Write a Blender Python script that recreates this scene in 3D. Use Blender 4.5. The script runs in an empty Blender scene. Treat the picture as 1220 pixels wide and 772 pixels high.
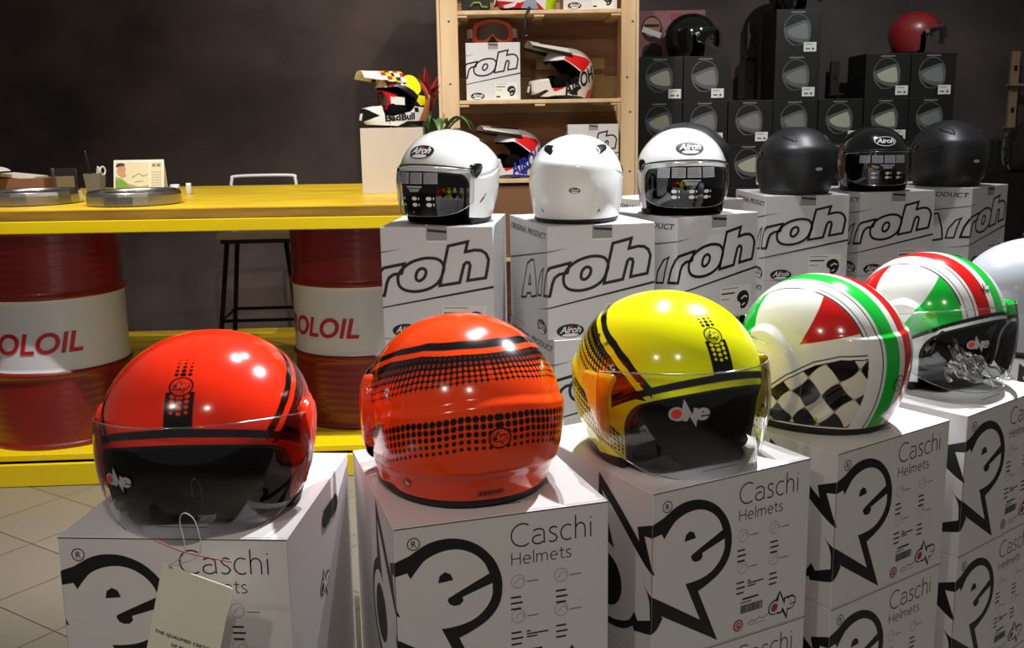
import bpy, bmesh, math, random
import numpy as np
from mathutils import Vector, Matrix

R = math.radians
random.seed(7)
scene = bpy.context.scene
COL = scene.collection

# ------------------------------------------------------------------ camera, world, lights, exposure
cam = bpy.data.cameras.new('camera')
camo = bpy.data.objects.new('camera', cam)
COL.objects.link(camo)
cam.sensor_fit = 'HORIZONTAL'
cam.sensor_width = 36.0
cam.lens = 1211.8 * 36.0 / 1220.0
cam.clip_start = 0.05
PITCH, ROLL = 11.1825, -0.9036
F_ = Vector((0, math.cos(R(PITCH)), -math.sin(R(PITCH))))
R_ = Vector((1, 0, 0))
U_ = R_.cross(F_)
R2 = R_ * math.cos(R(ROLL)) + U_ * math.sin(R(ROLL))
U2 = -R_ * math.sin(R(ROLL)) + U_ * math.cos(R(ROLL))
M = Matrix((R2, U2, -F_)).transposed().to_4x4()
M.translation = Vector((0, 0, 1.38))
camo.matrix_world = M
scene.camera = camo

scene.view_settings.view_transform = 'Standard'
scene.view_settings.look = 'None'
scene.view_settings.gamma = 1.0
scene.view_settings.use_curve_mapping = False
scene.view_settings.exposure = 0.0

world = bpy.data.worlds.new('world')
scene.world = world
world.use_nodes = True
bg = world.node_tree.nodes['Background']
bg.inputs['Color'].default_value = (1.0, 0.96, 0.92, 1)
bg.inputs['Strength'].default_value = 0.11


def spot(name, loc, target, power, size=70, blend=0.6, radius=0.022, color=(1, 0.95, 0.9)):
    l = bpy.data.lights.new(name, 'SPOT')
    l.energy = power
    l.spot_size = R(size)
    l.spot_blend = blend
    l.shadow_soft_size = radius
    l.color = color
    o = bpy.data.objects.new(name, l)
    COL.objects.link(o)
    o.location = loc
    o.rotation_euler = (Vector(target) - Vector(loc)).to_track_quat('-Z', 'Y').to_euler()
    return o


def area(name, loc, target, power, sx, sy, color=(1, 0.95, 0.9)):
    l = bpy.data.lights.new(name, 'AREA')
    l.shape = 'RECTANGLE'
    l.size, l.size_y = sx, sy
    l.energy = power
    l.color = color
    o = bpy.data.objects.new(name, l)
    COL.objects.link(o)
    o.location = loc
    o.rotation_euler = (Vector(target) - Vector(loc)).to_track_quat('-Z', 'Y').to_euler()
    return o


spot('ceiling_spot', (1.25, 2.75, 3.1), (0.25, 1.45, 0.9), 560, 60, color=(0.95, 0.97, 1.0))
spot('ceiling_spot', (0.15, 2.55, 3.1), (-0.35, 1.3, 0.9), 190, 60, color=(0.97, 0.97, 1.0))
spot('ceiling_spot', (0.3, 3.05, 3.1), (0.1, 2.7, 1.2), 240, 75, color=(0.97, 0.98, 1.0))
spot('ceiling_spot', (1.3, 3.4, 3.1), (1.2, 3.4, 1.2), 105, 75, color=(0.97, 0.98, 1.0))
spot('ceiling_spot', (-1.75, 3.15, 3.1), (-1.8, 4.2, 0.7), 210, 80, color=(1, 0.96, 0.92))
spot('ceiling_spot', (-0.45, 3.15, 3.1), (-0.6, 4.2, 0.7), 170, 80, color=(1, 0.96, 0.92))
spot('ceiling_spot', (0.2, 3.9, 3.1), (0.15, 5.3, 1.4), 130, 75, color=(1, 0.93, 0.84))
spot('ceiling_spot', (-0.9, 5.2, 3.1), (-0.8, 6.4, 2.1), 75, 110, 1.0, color=(1, 0.9, 0.84))
spot('ceiling_spot', (1.9, 4.4, 3.1), (1.8, 6.0, 1.5), 105, 85, 1.0, color=(0.93, 1.0, 0.98))
spot('ceiling_spot', (-1.3, -0.6, 3.1), (-0.8, 2.2, 0.7), 50, 80, 0.8, radius=0.06, color=(1, 0.88, 0.76))
spot('ceiling_spot', (0.2, -0.8, 3.1), (0.3, 2.0, 0.7), 50, 80, 0.8, radius=0.06, color=(1, 0.88, 0.76))


# ------------------------------------------------------------------ materials
def lin(c):
    out = []
    for v in c[:3]:
        v = v / 255.0
        out.append(v / 12.92 if v <= 0.04045 else ((v + 0.055) / 1.055) ** 2.4)
    return tuple(out)


MATS = {}


def mat(name, rgb, rough=0.5, metal=0.0, coat=0.0, spec=0.5, noise=None, bump=None, emit=None):
    m = bpy.data.materials.new(name)
    m.use_nodes = True
    nt = m.node_tree
    b = nt.nodes['Principled BSDF']
    c = lin(rgb)
    b.inputs['Base Color'].default_value = (*c, 1)
    b.inputs['Roughness'].default_value = rough
    b.inputs['Metallic'].default_value = metal
    b.inputs['Coat Weight'].default_value = coat
    b.inputs['Coat Roughness'].default_value = 0.04
    b.inputs['Specular IOR Level'].default_value = spec
    if noise:
        scale, rgb2, lo, hi = noise[:4]
        stretch = noise[4] if len(noise) > 4 else (1, 1, 1)
        tc = nt.nodes.new('ShaderNodeTexCoord')
        mp = nt.nodes.new('ShaderNodeMapping')
        mp.inputs['Scale'].default_value = stretch
        n = nt.nodes.new('ShaderNodeTexNoise')
        n.inputs['Scale'].default_value = scale
        n.inputs['Detail'].default_value = 6
        r = nt.nodes.new('ShaderNodeValToRGB')
        r.color_ramp.elements[0].position = lo
        r.color_ramp.elements[1].position = hi
        r.color_ramp.elements[0].color = (*c, 1)
        r.color_ramp.elements[1].color = (*lin(rgb2), 1)
        nt.links.new(tc.outputs['Object'], mp.inputs['Vector'])
        nt.links.new(mp.outputs['Vector'], n.inputs['Vector'])
        nt.links.new(n.outputs['Fac'], r.inputs['Fac'])
        nt.links.new(r.outputs['Color'], b.inputs['Base Color'])
        if bump:
            bm_ = nt.nodes.new('ShaderNodeBump')
            bm_.inputs['Strength'].default_value = bump
            bm_.inputs['Distance'].default_value = 0.01
            nt.links.new(n.outputs['Fac'], bm_.inputs['Height'])
            nt.links.new(bm_.outputs['Normal'], b.inputs['Normal'])
    MATS[name] = m
    return m


def paint_mat(name, rough=0.16, coat=0.35, metal=0.0, spec=0.35):
    m = mat(name, (255, 255, 255), rough, metal, coat, spec)
    nt = m.node_tree
    a = nt.nodes.new('ShaderNodeVertexColor')
    a.layer_name = 'Col'
    nt.links.new(a.outputs['Color'], nt.nodes['Principled BSDF'].inputs['Base Color'])
    return m


def clear_mat(name, tint=(1, 1, 1), base=0.03, ior=1.45, rough=0.01, gloss=(1, 1, 1)):
    m = bpy.data.materials.new(name)
    m.use_nodes = True
    nt = m.node_tree
    nt.nodes.clear()
    o = nt.nodes.new('ShaderNodeOutputMaterial')
    mx = nt.nodes.new('ShaderNodeMixShader')
    t = nt.nodes.new('ShaderNodeBsdfTransparent')
    t.inputs['Color'].default_value = (*tint, 1)
    g = nt.nodes.new('ShaderNodeBsdfGlossy')
    g.inputs['Roughness'].default_value = rough
    g.inputs['Color'].default_value = (*gloss, 1)
    f = nt.nodes.new('ShaderNodeFresnel')
    f.inputs['IOR'].default_value = ior
    ad = nt.nodes.new('ShaderNodeMath')
    ad.operation = 'ADD'
    ad.use_clamp = True
    ad.inputs[1].default_value = base
    nt.links.new(f.outputs[0], ad.inputs[0])
    nt.links.new(ad.outputs[0], mx.inputs[0])
    nt.links.new(t.outputs[0], mx.inputs[1])
    nt.links.new(g.outputs[0], mx.inputs[2])
    nt.links.new(mx.outputs[0], o.inputs[0])
    MATS[name] = m
    return m


mat('card_white', (224, 221, 220), 0.42, noise=(1.5, (218, 217, 219), 0.3, 0.7))
mat('card_grey', (214, 213, 214), 0.45)
mat('card_side', (150, 148, 150), 0.6)
mat('ink', (22, 20, 20), 0.45)
mat('ink_soft', (120, 116, 112), 0.6)
mat('ink_red', (150, 62, 60), 0.5)
mat('seam', (60, 56, 54), 0.7)
mat('hole', (8, 8, 8), 0.9)
paint_mat('paint')
paint_mat('paint_mx', 0.28, 0.4)
mat('black_gloss', (14, 14, 15), 0.12, coat=0.5)
mat('black_matt', (27, 29, 33), 0.42, spec=0.6)
mat('black_rubber', (15, 14, 14), 0.55)
mat('padding', (10, 8, 8), 0.95, spec=0.1)
mat('white_gloss', (240, 241, 240), 0.15, coat=0.6)
mat('white_cover', (214, 213, 206), 0.2, coat=0.4)
mat('silver_gloss', (166, 170, 178), 0.32, coat=0.4)
mat('orange_gloss', (245, 52, 18), 0.2, coat=0.5)
mat('sport_orange', (250, 70, 20), 0.2, coat=0.5)
mat('amber_gloss', (242, 202, 18), 0.2, coat=0.5)
mat('logo_white', (235, 235, 235), 0.4)
mat('logo_grey', (176, 178, 182), 0.45)
mat('logo_red', (222, 62, 46), 0.4)
mat('decal_grey', (186, 190, 200), 0.5)
mat('chrome', (190, 188, 184), 0.15, metal=1.0)
mat('chrome_dark', (90, 88, 86), 0.25, metal=1.0)
mat('steel_dish', (196, 190, 182), 0.26, metal=1.0)
clear_mat('visor_clear', (0.93, 0.94, 0.94), 0.025)
clear_mat('visor_edge', (0.75, 0.77, 0.77), 0.12, rough=0.1)
clear_mat('visor_dark', (0.45, 0.46, 0.5), 0.05)
clear_mat('plastic_clear', (0.95, 0.95, 0.94), 0.04, rough=0.08)
mat('drum_red', (132, 26, 20), 0.32, coat=0.2, noise=(2.5, (112, 20, 16), 0.35, 0.7))
mat('drum_white', (208, 208, 214), 0.3, coat=0.2)
mat('drum_text', (178, 24, 36), 0.4)
mat('wood_yellow', (226, 194, 34), 0.4, noise=(3.5, (190, 140, 30), 0.38, 0.75, (0.8, 6, 6)))
mat('paint_yellow', (240, 214, 10), 0.4, noise=(3.0, (232, 196, 8), 0.3, 0.8, (0.6, 5, 5)))
mat('wood_edge', (176, 134, 40), 0.55, noise=(5.0, (116, 80, 24), 0.3, 0.75, (0.7, 8, 8)))
mat('pine', (226, 198, 158), 0.5, noise=(3.0, (204, 168, 124), 0.35, 0.75, (5, 5, 0.5)))
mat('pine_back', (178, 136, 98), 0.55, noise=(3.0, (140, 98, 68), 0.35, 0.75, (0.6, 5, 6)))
mat('pine_plank', (206, 180, 128), 0.55, noise=(3.0, (186, 158, 108), 0.35, 0.75, (0.6, 5, 6)))
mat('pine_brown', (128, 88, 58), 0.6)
mat('knot', (66, 44, 28), 0.7)
mat('wall_paint', (44, 37, 38), 0.8, noise=(1.6, (86, 73, 68), 0.32, 0.72, (1, 1, 1.3)), bump=0.2)
mat('black_carton', (14, 13, 13), 0.5)
mat('black_carton_edge', (70, 68, 66), 0.6)
mat('lens_pale', (176, 176, 156), 0.5)
mat('lens_grey', (124, 124, 126), 0.5)
mat('lens_dark', (92, 92, 92), 0.5)
mat('label_white', (228, 228, 222), 0.6)
mat('poster_pink', (146, 90, 96), 0.6)
mat('metal_black', (18, 17, 17), 0.5)
mat('metal_white', (214, 210, 206), 0.35)
mat('paper', (222, 216, 200), 0.7)
mat('paper_tag', (238, 236, 216), 0.7)
mat('cardboard', (128, 84, 58), 0.7)
mat('card_cream', (196, 184, 172), 0.6)
mat('pic_green', (150, 150, 92), 0.6)
mat('pic_pale', (206, 196, 158), 0.6)
mat('skin_tone', (188, 132, 100), 0.6)
mat('hair_brown', (60, 36, 26), 0.7)
mat('pen_blue', (30, 50, 170), 0.35)
mat('pen_black', (20, 20, 26), 0.35)
mat('pen_green', (110, 150, 40), 0.4)
mat('mesh_grey', (112, 106, 102), 0.5, metal=0.3)
mat('leaf_green', (52, 98, 46), 0.4, noise=(6, (90, 126, 62), 0.3, 0.7))
mat('bract_red', (176, 34, 30), 0.45, noise=(8, (140, 24, 28), 0.3, 0.7))
mat('goggle_orange', (222, 92, 52), 0.35)
mat('goggle_red', (206, 20, 34), 0.3, coat=0.3)
mat('goggle_white', (225, 222, 216), 0.4)
mat('lens_mirror', (120, 100, 86), 0.12, metal=0.6)
mat('strap', (30, 26, 26), 0.7)
mat('string', (196, 190, 180), 0.6)
mat('string_red', (170, 90, 84), 0.6)
mat('red_helmet', (128, 26, 30), 0.35, coat=0.3)
mat('wood_bracket', (150, 120, 96), 0.6)

# floor tiles: square beige tiles laid diagonally, grey joints
fm = mat('floor_tile', (156, 147, 130), 0.3)
nt = fm.node_tree
b = nt.nodes['Principled BSDF']
tc = nt.nodes.new('ShaderNodeTexCoord')
mp = nt.nodes.new('ShaderNodeMapping')
mp.inputs['Rotation'].default_value = (0, 0, R(34))
bk = nt.nodes.new('ShaderNodeTexBrick')
bk.offset = 0.0
bk.inputs['Scale'].default_value = 1.0
bk.inputs['Brick Width'].default_value = 0.318
bk.inputs['Row Height'].default_value = 0.318
bk.inputs['Mortar Size'].default_value = 0.0022
bk.inputs['Color1'].default_value = (*lin((136, 128, 113)), 1)
bk.inputs['Color2'].default_value = (*lin((128, 120, 106)), 1)
bk.inputs['Mortar'].default_value = (*lin((66, 60, 52)), 1)
nt.links.new(tc.outputs['Object'], mp.inputs['Vector'])
nt.links.new(mp.outputs['Vector'], bk.inputs['Vector'])
nt.links.new(bk.outputs['Color'], b.inputs['Base Color'])
# phase: joints pass 1.461 along (sin34, cos34) and -2.853 along (cos34,-sin34)...
mp.inputs['Location'].default_value = (0.325, 0.129, 0)


# ------------------------------------------------------------------ mesh helpers
class MB:
    """collects faces; build() links them as ONE mesh object"""
    def __init__(self):
        self.V, self.F, self.Mi, self.S, self.n, self.names = [], [], [], [], 0, []
        self.cols = []

    def mi(self, name):
        if name not in self.names:
            self.names.append(name)
        return self.names.index(name)

    def add(self, V, F, m, smooth=False, col=None):
        V = np.asarray(V, float).reshape(-1, 3)
        self.V.append(V)
        k = self.mi(m)
        o = self.n
        for f in F:
            self.F.append([int(i) + o for i in f])
        self.Mi += [k] * len(F)
        self.S += [smooth] * len(F)
        self.cols.append(col if col is not None else np.ones((len(V), 3)))
        self.n += len(V)
        return self

    def box(self, c, s, m, rz=0, rx=0, ry=0, bevel=0.0):
        bm = bmesh.new()
        bmesh.ops.create_cube(bm, size=1.0)
        for v in bm.verts:
            v.co = Vector((v.co.x * s[0], v.co.y * s[1], v.co.z * s[2]))
        if bevel > 0:
            bmesh.ops.bevel(bm, geom=bm.edges[:], offset=bevel, segments=2, affect='EDGES', profile=0.5)
        mt = Matrix.Translation(Vector(c)) @ Matrix.Rotation(rz, 4, 'Z') @ Matrix.Rotation(rx, 4, 'X') @ Matrix.Rotation(ry, 4, 'Y')
        for v in bm.verts:
            v.co = mt @ v.co
        bm.verts.index_update()
        V = [tuple(v.co) for v in bm.verts]
        F = [[v.index for v in f.verts] for f in bm.faces]
        bm.free()
        return self.add(V, F, m)

    def lathe(self, prof, m, n=48, c=(0, 0, 0), smooth=True, scallop=None):
        V, F = [], []
        for (r, z) in prof:
            for k in range(n):
                a = 2 * math.pi * k / n
                rr = r * (scallop(a) if scallop else 1)
                V.append((c[0] + rr * math.cos(a), c[1] + rr * math.sin(a), c[2] + z))
        for i in range(len(prof) - 1):
            for k in range(n):
                k2 = (k + 1) % n
                F.append((i * n + k, i * n + k2, (i + 1) * n + k2, (i + 1) * n + k))
        return self.add(V, F, m, smooth)

    def tube(self, pts, r, m, n=8, closed=False, cap=True):
        pts = [Vector(p) for p in pts]
        rs = r if isinstance(r, (list, tuple)) else [r] * len(pts)
        V, F = [], []
        N = len(pts)
        up = None
        for i, p in enumerate(pts):
            a = pts[(i - 1) % N] if (closed or i > 0) else p
            b_ = pts[(i + 1) % N] if (closed or i < N - 1) else p
            t = (b_ - a)
            if t.length < 1e-9:
                t = Vector((0, 0, 1))
            t.normalize()
            if up is None:
                up = Vector((0, 0, 1)) if abs(t.z) < 0.9 else Vector((1, 0, 0))
            s = t.cross(up)
            if s.length < 1e-6:
                s = t.cross(Vector((1, 0.1, 0)))
            s.normalize()
            u = s.cross(t).normalized()
            up = u
            for k in range(n):
                an = 2 * math.pi * k / n
                V.append(p + (s * math.cos(an) + u * math.sin(an)) * rs[i])
        rng = N if closed else N - 1
        for i in range(rng):
            j = (i + 1) % N
            for k in range(n):
                k2 = (k + 1) % n
                F.append((i * n + k, i * n + k2, j * n + k2, j * n + k))
        if cap and not closed:
            F.append(tuple(range(n))[::-1])
            F.append(tuple((N - 1) * n + k for k in range(n)))
        return self.add([tuple(v) for v in V], F, m, True)

    def ball(self, c, s, m, n=20, rot=None):
        V, F = [], []
        for i in range(n + 1):
            th = math.pi * i / n
            for k in range(n * 2):
                a = math.pi * k / n
                v = Vector((s[0] * math.sin(th) * math.cos(a), s[1] * math.sin(th) * math.sin(a), s[2] * math.cos(th)))
                if rot:
                    v = rot @ v
                V.append((c[0] + v.x, c[1] + v.y, c[2] + v.z))
        for i in range(n):
            for k in range(2 * n):
                k2 = (k + 1) % (2 * n)
                F.append((i * 2 * n + k, (i + 1) * 2 * n + k, (i + 1) * 2 * n + k2, i * 2 * n + k2))
        return self.add(V, F, m, True)

    def build(self, name, parent=None, loc=None, rz=None, color=False):
        me = bpy.data.meshes.new(name)
        V = np.concatenate(self.V)
        me.vertices.add(len(V))
        me.vertices.foreach_set('co', V.astype(np.float32).ravel())
        ls = np.array([len(f) for f in self.F], dtype=np.int32)
        idx = np.fromiter((i for f in self.F for i in f), dtype=np.int32, count=int(ls.sum()))
        me.loops.add(len(idx))
        me.loops.foreach_set('vertex_index', idx)
        me.polygons.add(len(ls))
        me.polygons.foreach_set('loop_start', np.concatenate([[0], np.cumsum(ls)[:-1]]).astype(np.int32))
        me.polygons.foreach_set('material_index', np.array(self.Mi, dtype=np.int32))
        me.polygons.foreach_set('use_smooth', np.array(self.S, dtype=bool))
        me.update(calc_edges=True)
        me.validate()
        for n in self.names:
            me.materials.append(MATS[n])
        if color:
            at = me.color_attributes.new('Col', 'FLOAT_COLOR', 'POINT')
            c = np.ones((len(V), 4), dtype=np.float32)
            c[:, :3] = np.concatenate(self.cols)
            at.data.foreach_set('color', c.ravel())
        o = bpy.data.objects.new(name, me)
        COL.objects.link(o)
        if parent is not None:
            o.parent = parent
        if loc is not None:
            o.location = loc
        if rz is not None:
            o.rotation_euler = (0, 0, rz)
        return o


def tag(o, label=None, cat=None, group=None, kind=None):
    if label:
        o['label'] = label
    if cat:
        o['category'] = cat
    if group:
        o['group'] = group
    if kind:
        o['kind'] = kind
    return o


def thing(name, label, cat, loc=(0, 0, 0), rz=0, group=None):
    o = bpy.data.objects.new(name, None)
    o.empty_display_size = 0.05
    COL.objects.link(o)
    o.location = loc
    o.rotation_euler = (0, 0, rz)
    return tag(o, label, cat, group)


def copy_tree(o, parent=None):
    c = o.copy()
    COL.objects.link(c)
    c.parent = parent
    for ch in list(o.children):
        copy_tree(ch, c)
    return c


# ---- flat graphics in 2-D
def catmull(pts, n=6, closed=True):
    P = [np.array(p, float) for p in pts]
    N = len(P)
    out = []
    rng = N if closed else N - 1
    for i in range(rng):
        p0 = P[(i - 1) % N] if (closed or i > 0) else P[i]
        p1 = P[i]
        p2 = P[(i + 1) % N]
        p3 = P[(i + 2) % N] if (closed or i + 2 < N) else P[(i + 1) % N]
        for k in range(n):
            t = k / n
            out.append(tuple(0.5 * ((2 * p1) + (-p0 + p2) * t + (2 * p0 - 5 * p1 + 4 * p2 - p3) * t * t + (-p0 + 3 * p1 - 3 * p2 + p3) * t ** 3)))
    if not closed:
        out.append(tuple(P[-1]))
    return out


def _mesh_of(ob):
    me = bpy.data.meshes.new_from_object(ob)
    V = [(v.co.x, v.co.y) for v in me.vertices]
    F = [tuple(p.vertices) for p in me.polygons]
    bpy.data.meshes.remove(me)
    return V, F


def poly2d(loops):
    cu = bpy.data.curves.new('c', 'CURVE')
    cu.dimensions = '2D'
    cu.fill_mode = 'BOTH'
    for lp in loops:
        s = cu.splines.new('POLY')
        s.points.add(len(lp) - 1)
        for i, p in enumerate(lp):
            s.points[i].co = (p[0], p[1], 0, 1)
        s.use_cyclic_u = True
    ob = bpy.data.objects.new('c', cu)
    r = _mesh_of(ob)
    bpy.data.objects.remove(ob)
    bpy.data.curves.remove(cu)
    return r


_tc = {}


def text2d(s, size, bold=0.0, shear=0.0, space=1.0, wid=1.0, align='LEFT'):
    key = (s, size, bold, shear, space, wid, align)
    if key in _tc:
        return _tc[key]
    cu = bpy.data.curves.new('t', 'FONT')
    cu.body = s
    cu.size = size
    cu.offset = bold * size
    cu.shear = shear
    cu.space_character = space
    cu.align_x = align
    cu.resolution_u = 4
    cu.fill_mode = 'FRONT'
    ob = bpy.data.objects.new('t', cu)
    V, F = _mesh_of(ob)
    V = [(x * wid, y) for x, y in V]
    bpy.data.objects.remove(ob)
    bpy.data.curves.remove(cu)
    _tc[key] = (V, F)
    return _tc[key]


def stroke(pts, w, closed=True):
    P = [np.array(p, float) for p in pts]
    N = len(P)
    L_, R__ = [], []
    for i in range(N):
        a = P[(i - 1) % N] if (closed or i > 0) else None
        c = P[(i + 1) % N] if (closed or i < N - 1) else None
        d1 = (P[i] - a) if a is not None else (c - P[i])
        d2 = (c - P[i]) if c is not None else d1
        d1 = d1 / (np.linalg.norm(d1) + 1e-12)
        d2 = d2 / (np.linalg.norm(d2) + 1e-12)
        n1 = np.array([-d1[1], d1[0]])
        n2 = np.array([-d2[1], d2[0]])
        m_ = n1 + n2
        l = np.linalg.norm(m_)
        m_ = m_ / l if l > 1e-6 else n1
        k = w / 2 / max(0.45, float(m_ @ n1))
        L_.append(tuple(P[i] + m_ * k))
        R__.append(tuple(P[i] - m_ * k))
    V = L_ + R__
    F = []
    for i in range(N if closed else N - 1):
        j = (i + 1) % N
        F.append((i, j, N + j, N + i))
    return V, F


def disc2d(c, rx, ry=None, n=28):
    ry = ry or rx
    V = [(c[0] + rx * math.cos(2 * math.pi * k / n), c[1] + ry * math.sin(2 * math.pi * k / n)) for k in range(n)]
    return V, [tuple(range(n))]


def ring2d(c, r, w, ry=None, n=32):
    ry = ry or r
    return stroke([(c[0] + r * math.cos(2 * math.pi * k / n), c[1] + ry * math.sin(2 * math.pi * k / n)) for k in range(n)], w)


def rect2d(x0, y0, x1, y1):
    return [(x0, y0), (x1, y0), (x1, y1), (x0, y1)], [(0, 1, 2, 3)]


def cut2d(g, xs=(), ys=()):
    V, F = g
    bm = bmesh.new()
    vs = [bm.verts.new((p[0], p[1], 0)) for p in V]
    for f in F:
        try:
            bm.faces.new([vs[i] for i in f])
        except ValueError:
            pass
    for x in xs:
        bmesh.ops.bisect_plane(bm, geom=bm.verts[:] + bm.edges[:] + bm.faces[:], dist=1e-7, plane_co=(x, 0, 0), plane_no=(1, 0, 0))
    for y in ys:
        bmesh.ops.bisect_plane(bm, geom=bm.verts[:] + bm.edges[:] + bm.faces[:], dist=1e-7, plane_co=(0, y, 0), plane_no=(0, 1, 0))
    bm.verts.index_update()
    out = ([(v.co.x, v.co.y) for v in bm.verts], [tuple(v.index for v in f.verts) for f in bm.faces])
    bm.free()
    return out


def xf(g, s=1.0, dx=0.0, dy=0.0, rot=0.0, sy=None, sx=None):
    c, si = math.cos(rot), math.sin(rot)
    ax = s if sx is None else sx
    ay = s if sy is None else sy
    V = []
    for p in g[0]:
        x, y = p[0] * ax, p[1] * ay
        V.append((x * c - y * si + dx, x * si + y * c + dy))
    return V, g[1]


def join2d(*gs):
    V, F = [], []
    for g in gs:
        o = len(V)
        V += list(g[0])
        F += [tuple(i + o for i in f) for f in g[1]]
    return V, F


# ---- the lightning-shaped brand mark, traced flat (u right, v down, metres on the big carton)
MARK_O = [(-0.12, 0.0071), (-0.0778, 0.0347), (-0.0273, 0.0725), (-0.0317, 0.0544), (0.0043, 0.0398), (0.016, 0.0357), (0.0232, 0.0315), (0.038, 0.0239), (0.0553, 0.0205), (0.0751, 0.0222), (0.0977, 0.0322), (0.1164, 0.051), (0.1262, 0.072), (0.1283, 0.0915), (0.1243, 0.1117), (0.1119, 0.1281), (0.0938, 0.1392), (0.0738, 0.1476), (0.1079, 0.2254), (0.0138, 0.1665), (0.0173, 0.1712), (0.0041, 0.187), (-0.0376, 0.2001), (-0.0402, 0.1943), (-0.0575, 0.206), (-0.083, 0.2137), (-0.112, 0.214), (-0.139, 0.204), (-0.158, 0.184), (-0.167, 0.155), (-0.163, 0.128), (-0.150, 0.105), (-0.132, 0.090), (-0.122, 0.086)]
MARK_L = [(-0.112, 0.030), (-0.0854, 0.0474), (-0.0434, 0.0792), (-0.0151, 0.0994), (0.004, 0.1092), (-0.0157, 0.0616), (0.0138, 0.056), (0.0177, 0.0638), (0.0265, 0.0525), (0.0362, 0.0427), (0.0556, 0.0355), (0.0754, 0.0355), (0.0935, 0.0436), (0.1061, 0.0564), (0.1124, 0.0709), (0.0622, 0.0945), (0.0605, 0.0971), (0.0635, 0.103), (0.0691, 0.1055), (0.0758, 0.1051), (0.0800, 0.101), (0.0792, 0.0957), (0.116, 0.0838), (0.1156, 0.0982), (0.1091, 0.1121), (0.0958, 0.1242), (0.0801, 0.1301), (0.0622, 0.1322), (0.0525, 0.1321), (0.0775, 0.1882), (0.0048, 0.1406), (-0.0099, 0.1323), (-0.0182, 0.1231), (-0.005, 0.1445), (-0.0028, 0.1706), (-0.0293, 0.1825), (-0.0365, 0.173), (-0.0483, 0.1894), (-0.067, 0.1985), (-0.088, 0.204), (-0.112, 0.203), (-0.134, 0.193), (-0.149, 0.175), (-0.156, 0.152), (-0.151, 0.131), (-0.139, 0.113), (-0.121, 0.101), (-0.101, 0.098), (-0.083, 0.103), (-0.093, 0.080)]
MARK_E = [(0.0499, 0.0742), (0.0519, 0.0653), (0.0584, 0.0612), (0.0651, 0.0645), (0.0684, 0.0727)]
MARK_DISC = (-0.101, 0.151, 0.036, 0.037)


def soften(pts, n=5, thr=38):
    P = [np.array(p, float) for p in pts]
    N = len(P)
    sharp = []
    for i in range(N):
        a, b_ = P[i] - P[i - 1], P[(i + 1) % N] - P[i]
        c = (a @ b_) / (np.linalg.norm(a) * np.linalg.norm(b_) + 1e-12)
        sharp.append(math.degrees(math.acos(max(-1, min(1, c)))) > thr)
    out = []
    for i in range(N):
        j = (i + 1) % N
        p1, p2 = P[i], P[j]
        m1 = (p2 - p1) if sharp[i] else (p2 - P[i - 1]) / 2
        m2 = (p2 - p1) if sharp[j] else (P[(j + 1) % N] - p1) / 2
        L_ = np.linalg.norm(p2 - p1)
        for m_ in (m1, m2):
            l_ = np.linalg.norm(m_)
            if l_ > 1e-9:
                m_ *= L_ / l_
        if sharp[i] and sharp[j]:
            out.append(tuple(p1))
            continue
        for k in range(n):
            t = k / n
            out.append(tuple((2 * t**3 - 3 * t**2 + 1) * p1 + (t**3 - 2 * t**2 + t) * m1 + (-2 * t**3 + 3 * t**2) * p2 + (t**3 - t**2) * m2))
    return out


def mark_graphics():
    o = poly2d([soften(MARK_O)])
    l = poly2d([soften(MARK_L), soften(MARK_E)])
    d = disc2d(MARK_DISC[:2], MARK_DISC[2], MARK_DISC[3])
    return o, l, d


G_O, G_L, G_D = mark_graphics()


def small_mark(s, cx, cy, flip=1.0, rot=0.0):
    """outline, light and disc of the mark scaled to width s, centred; v up when flip=-1"""
    k = s / 0.300
    ca, sa = math.cos(R(21)), math.sin(R(21))

    def lvl(p):
        x, y = p[0] + 0.013, p[1] - 0.118
        x, y = x * ca - y * sa, x * sa + y * ca
        return (x - 0.16 * y, y)
    f = lambda g: xf(([lvl(p) for p in g[0]], g[1]), sx=k, sy=k * flip, rot=rot, dx=cx, dy=cy)
    return f(G_O), f(G_L), f(G_D)


# thin monoline lettering
def arc(cx, cy, rx, ry, a0, a1, n=14):
    return [(cx + rx * math.cos(R(a0 + (a1 - a0) * k / n)), cy + ry * math.sin(R(a0 + (a1 - a0) * k / n))) for k in range(n + 1)]


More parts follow.
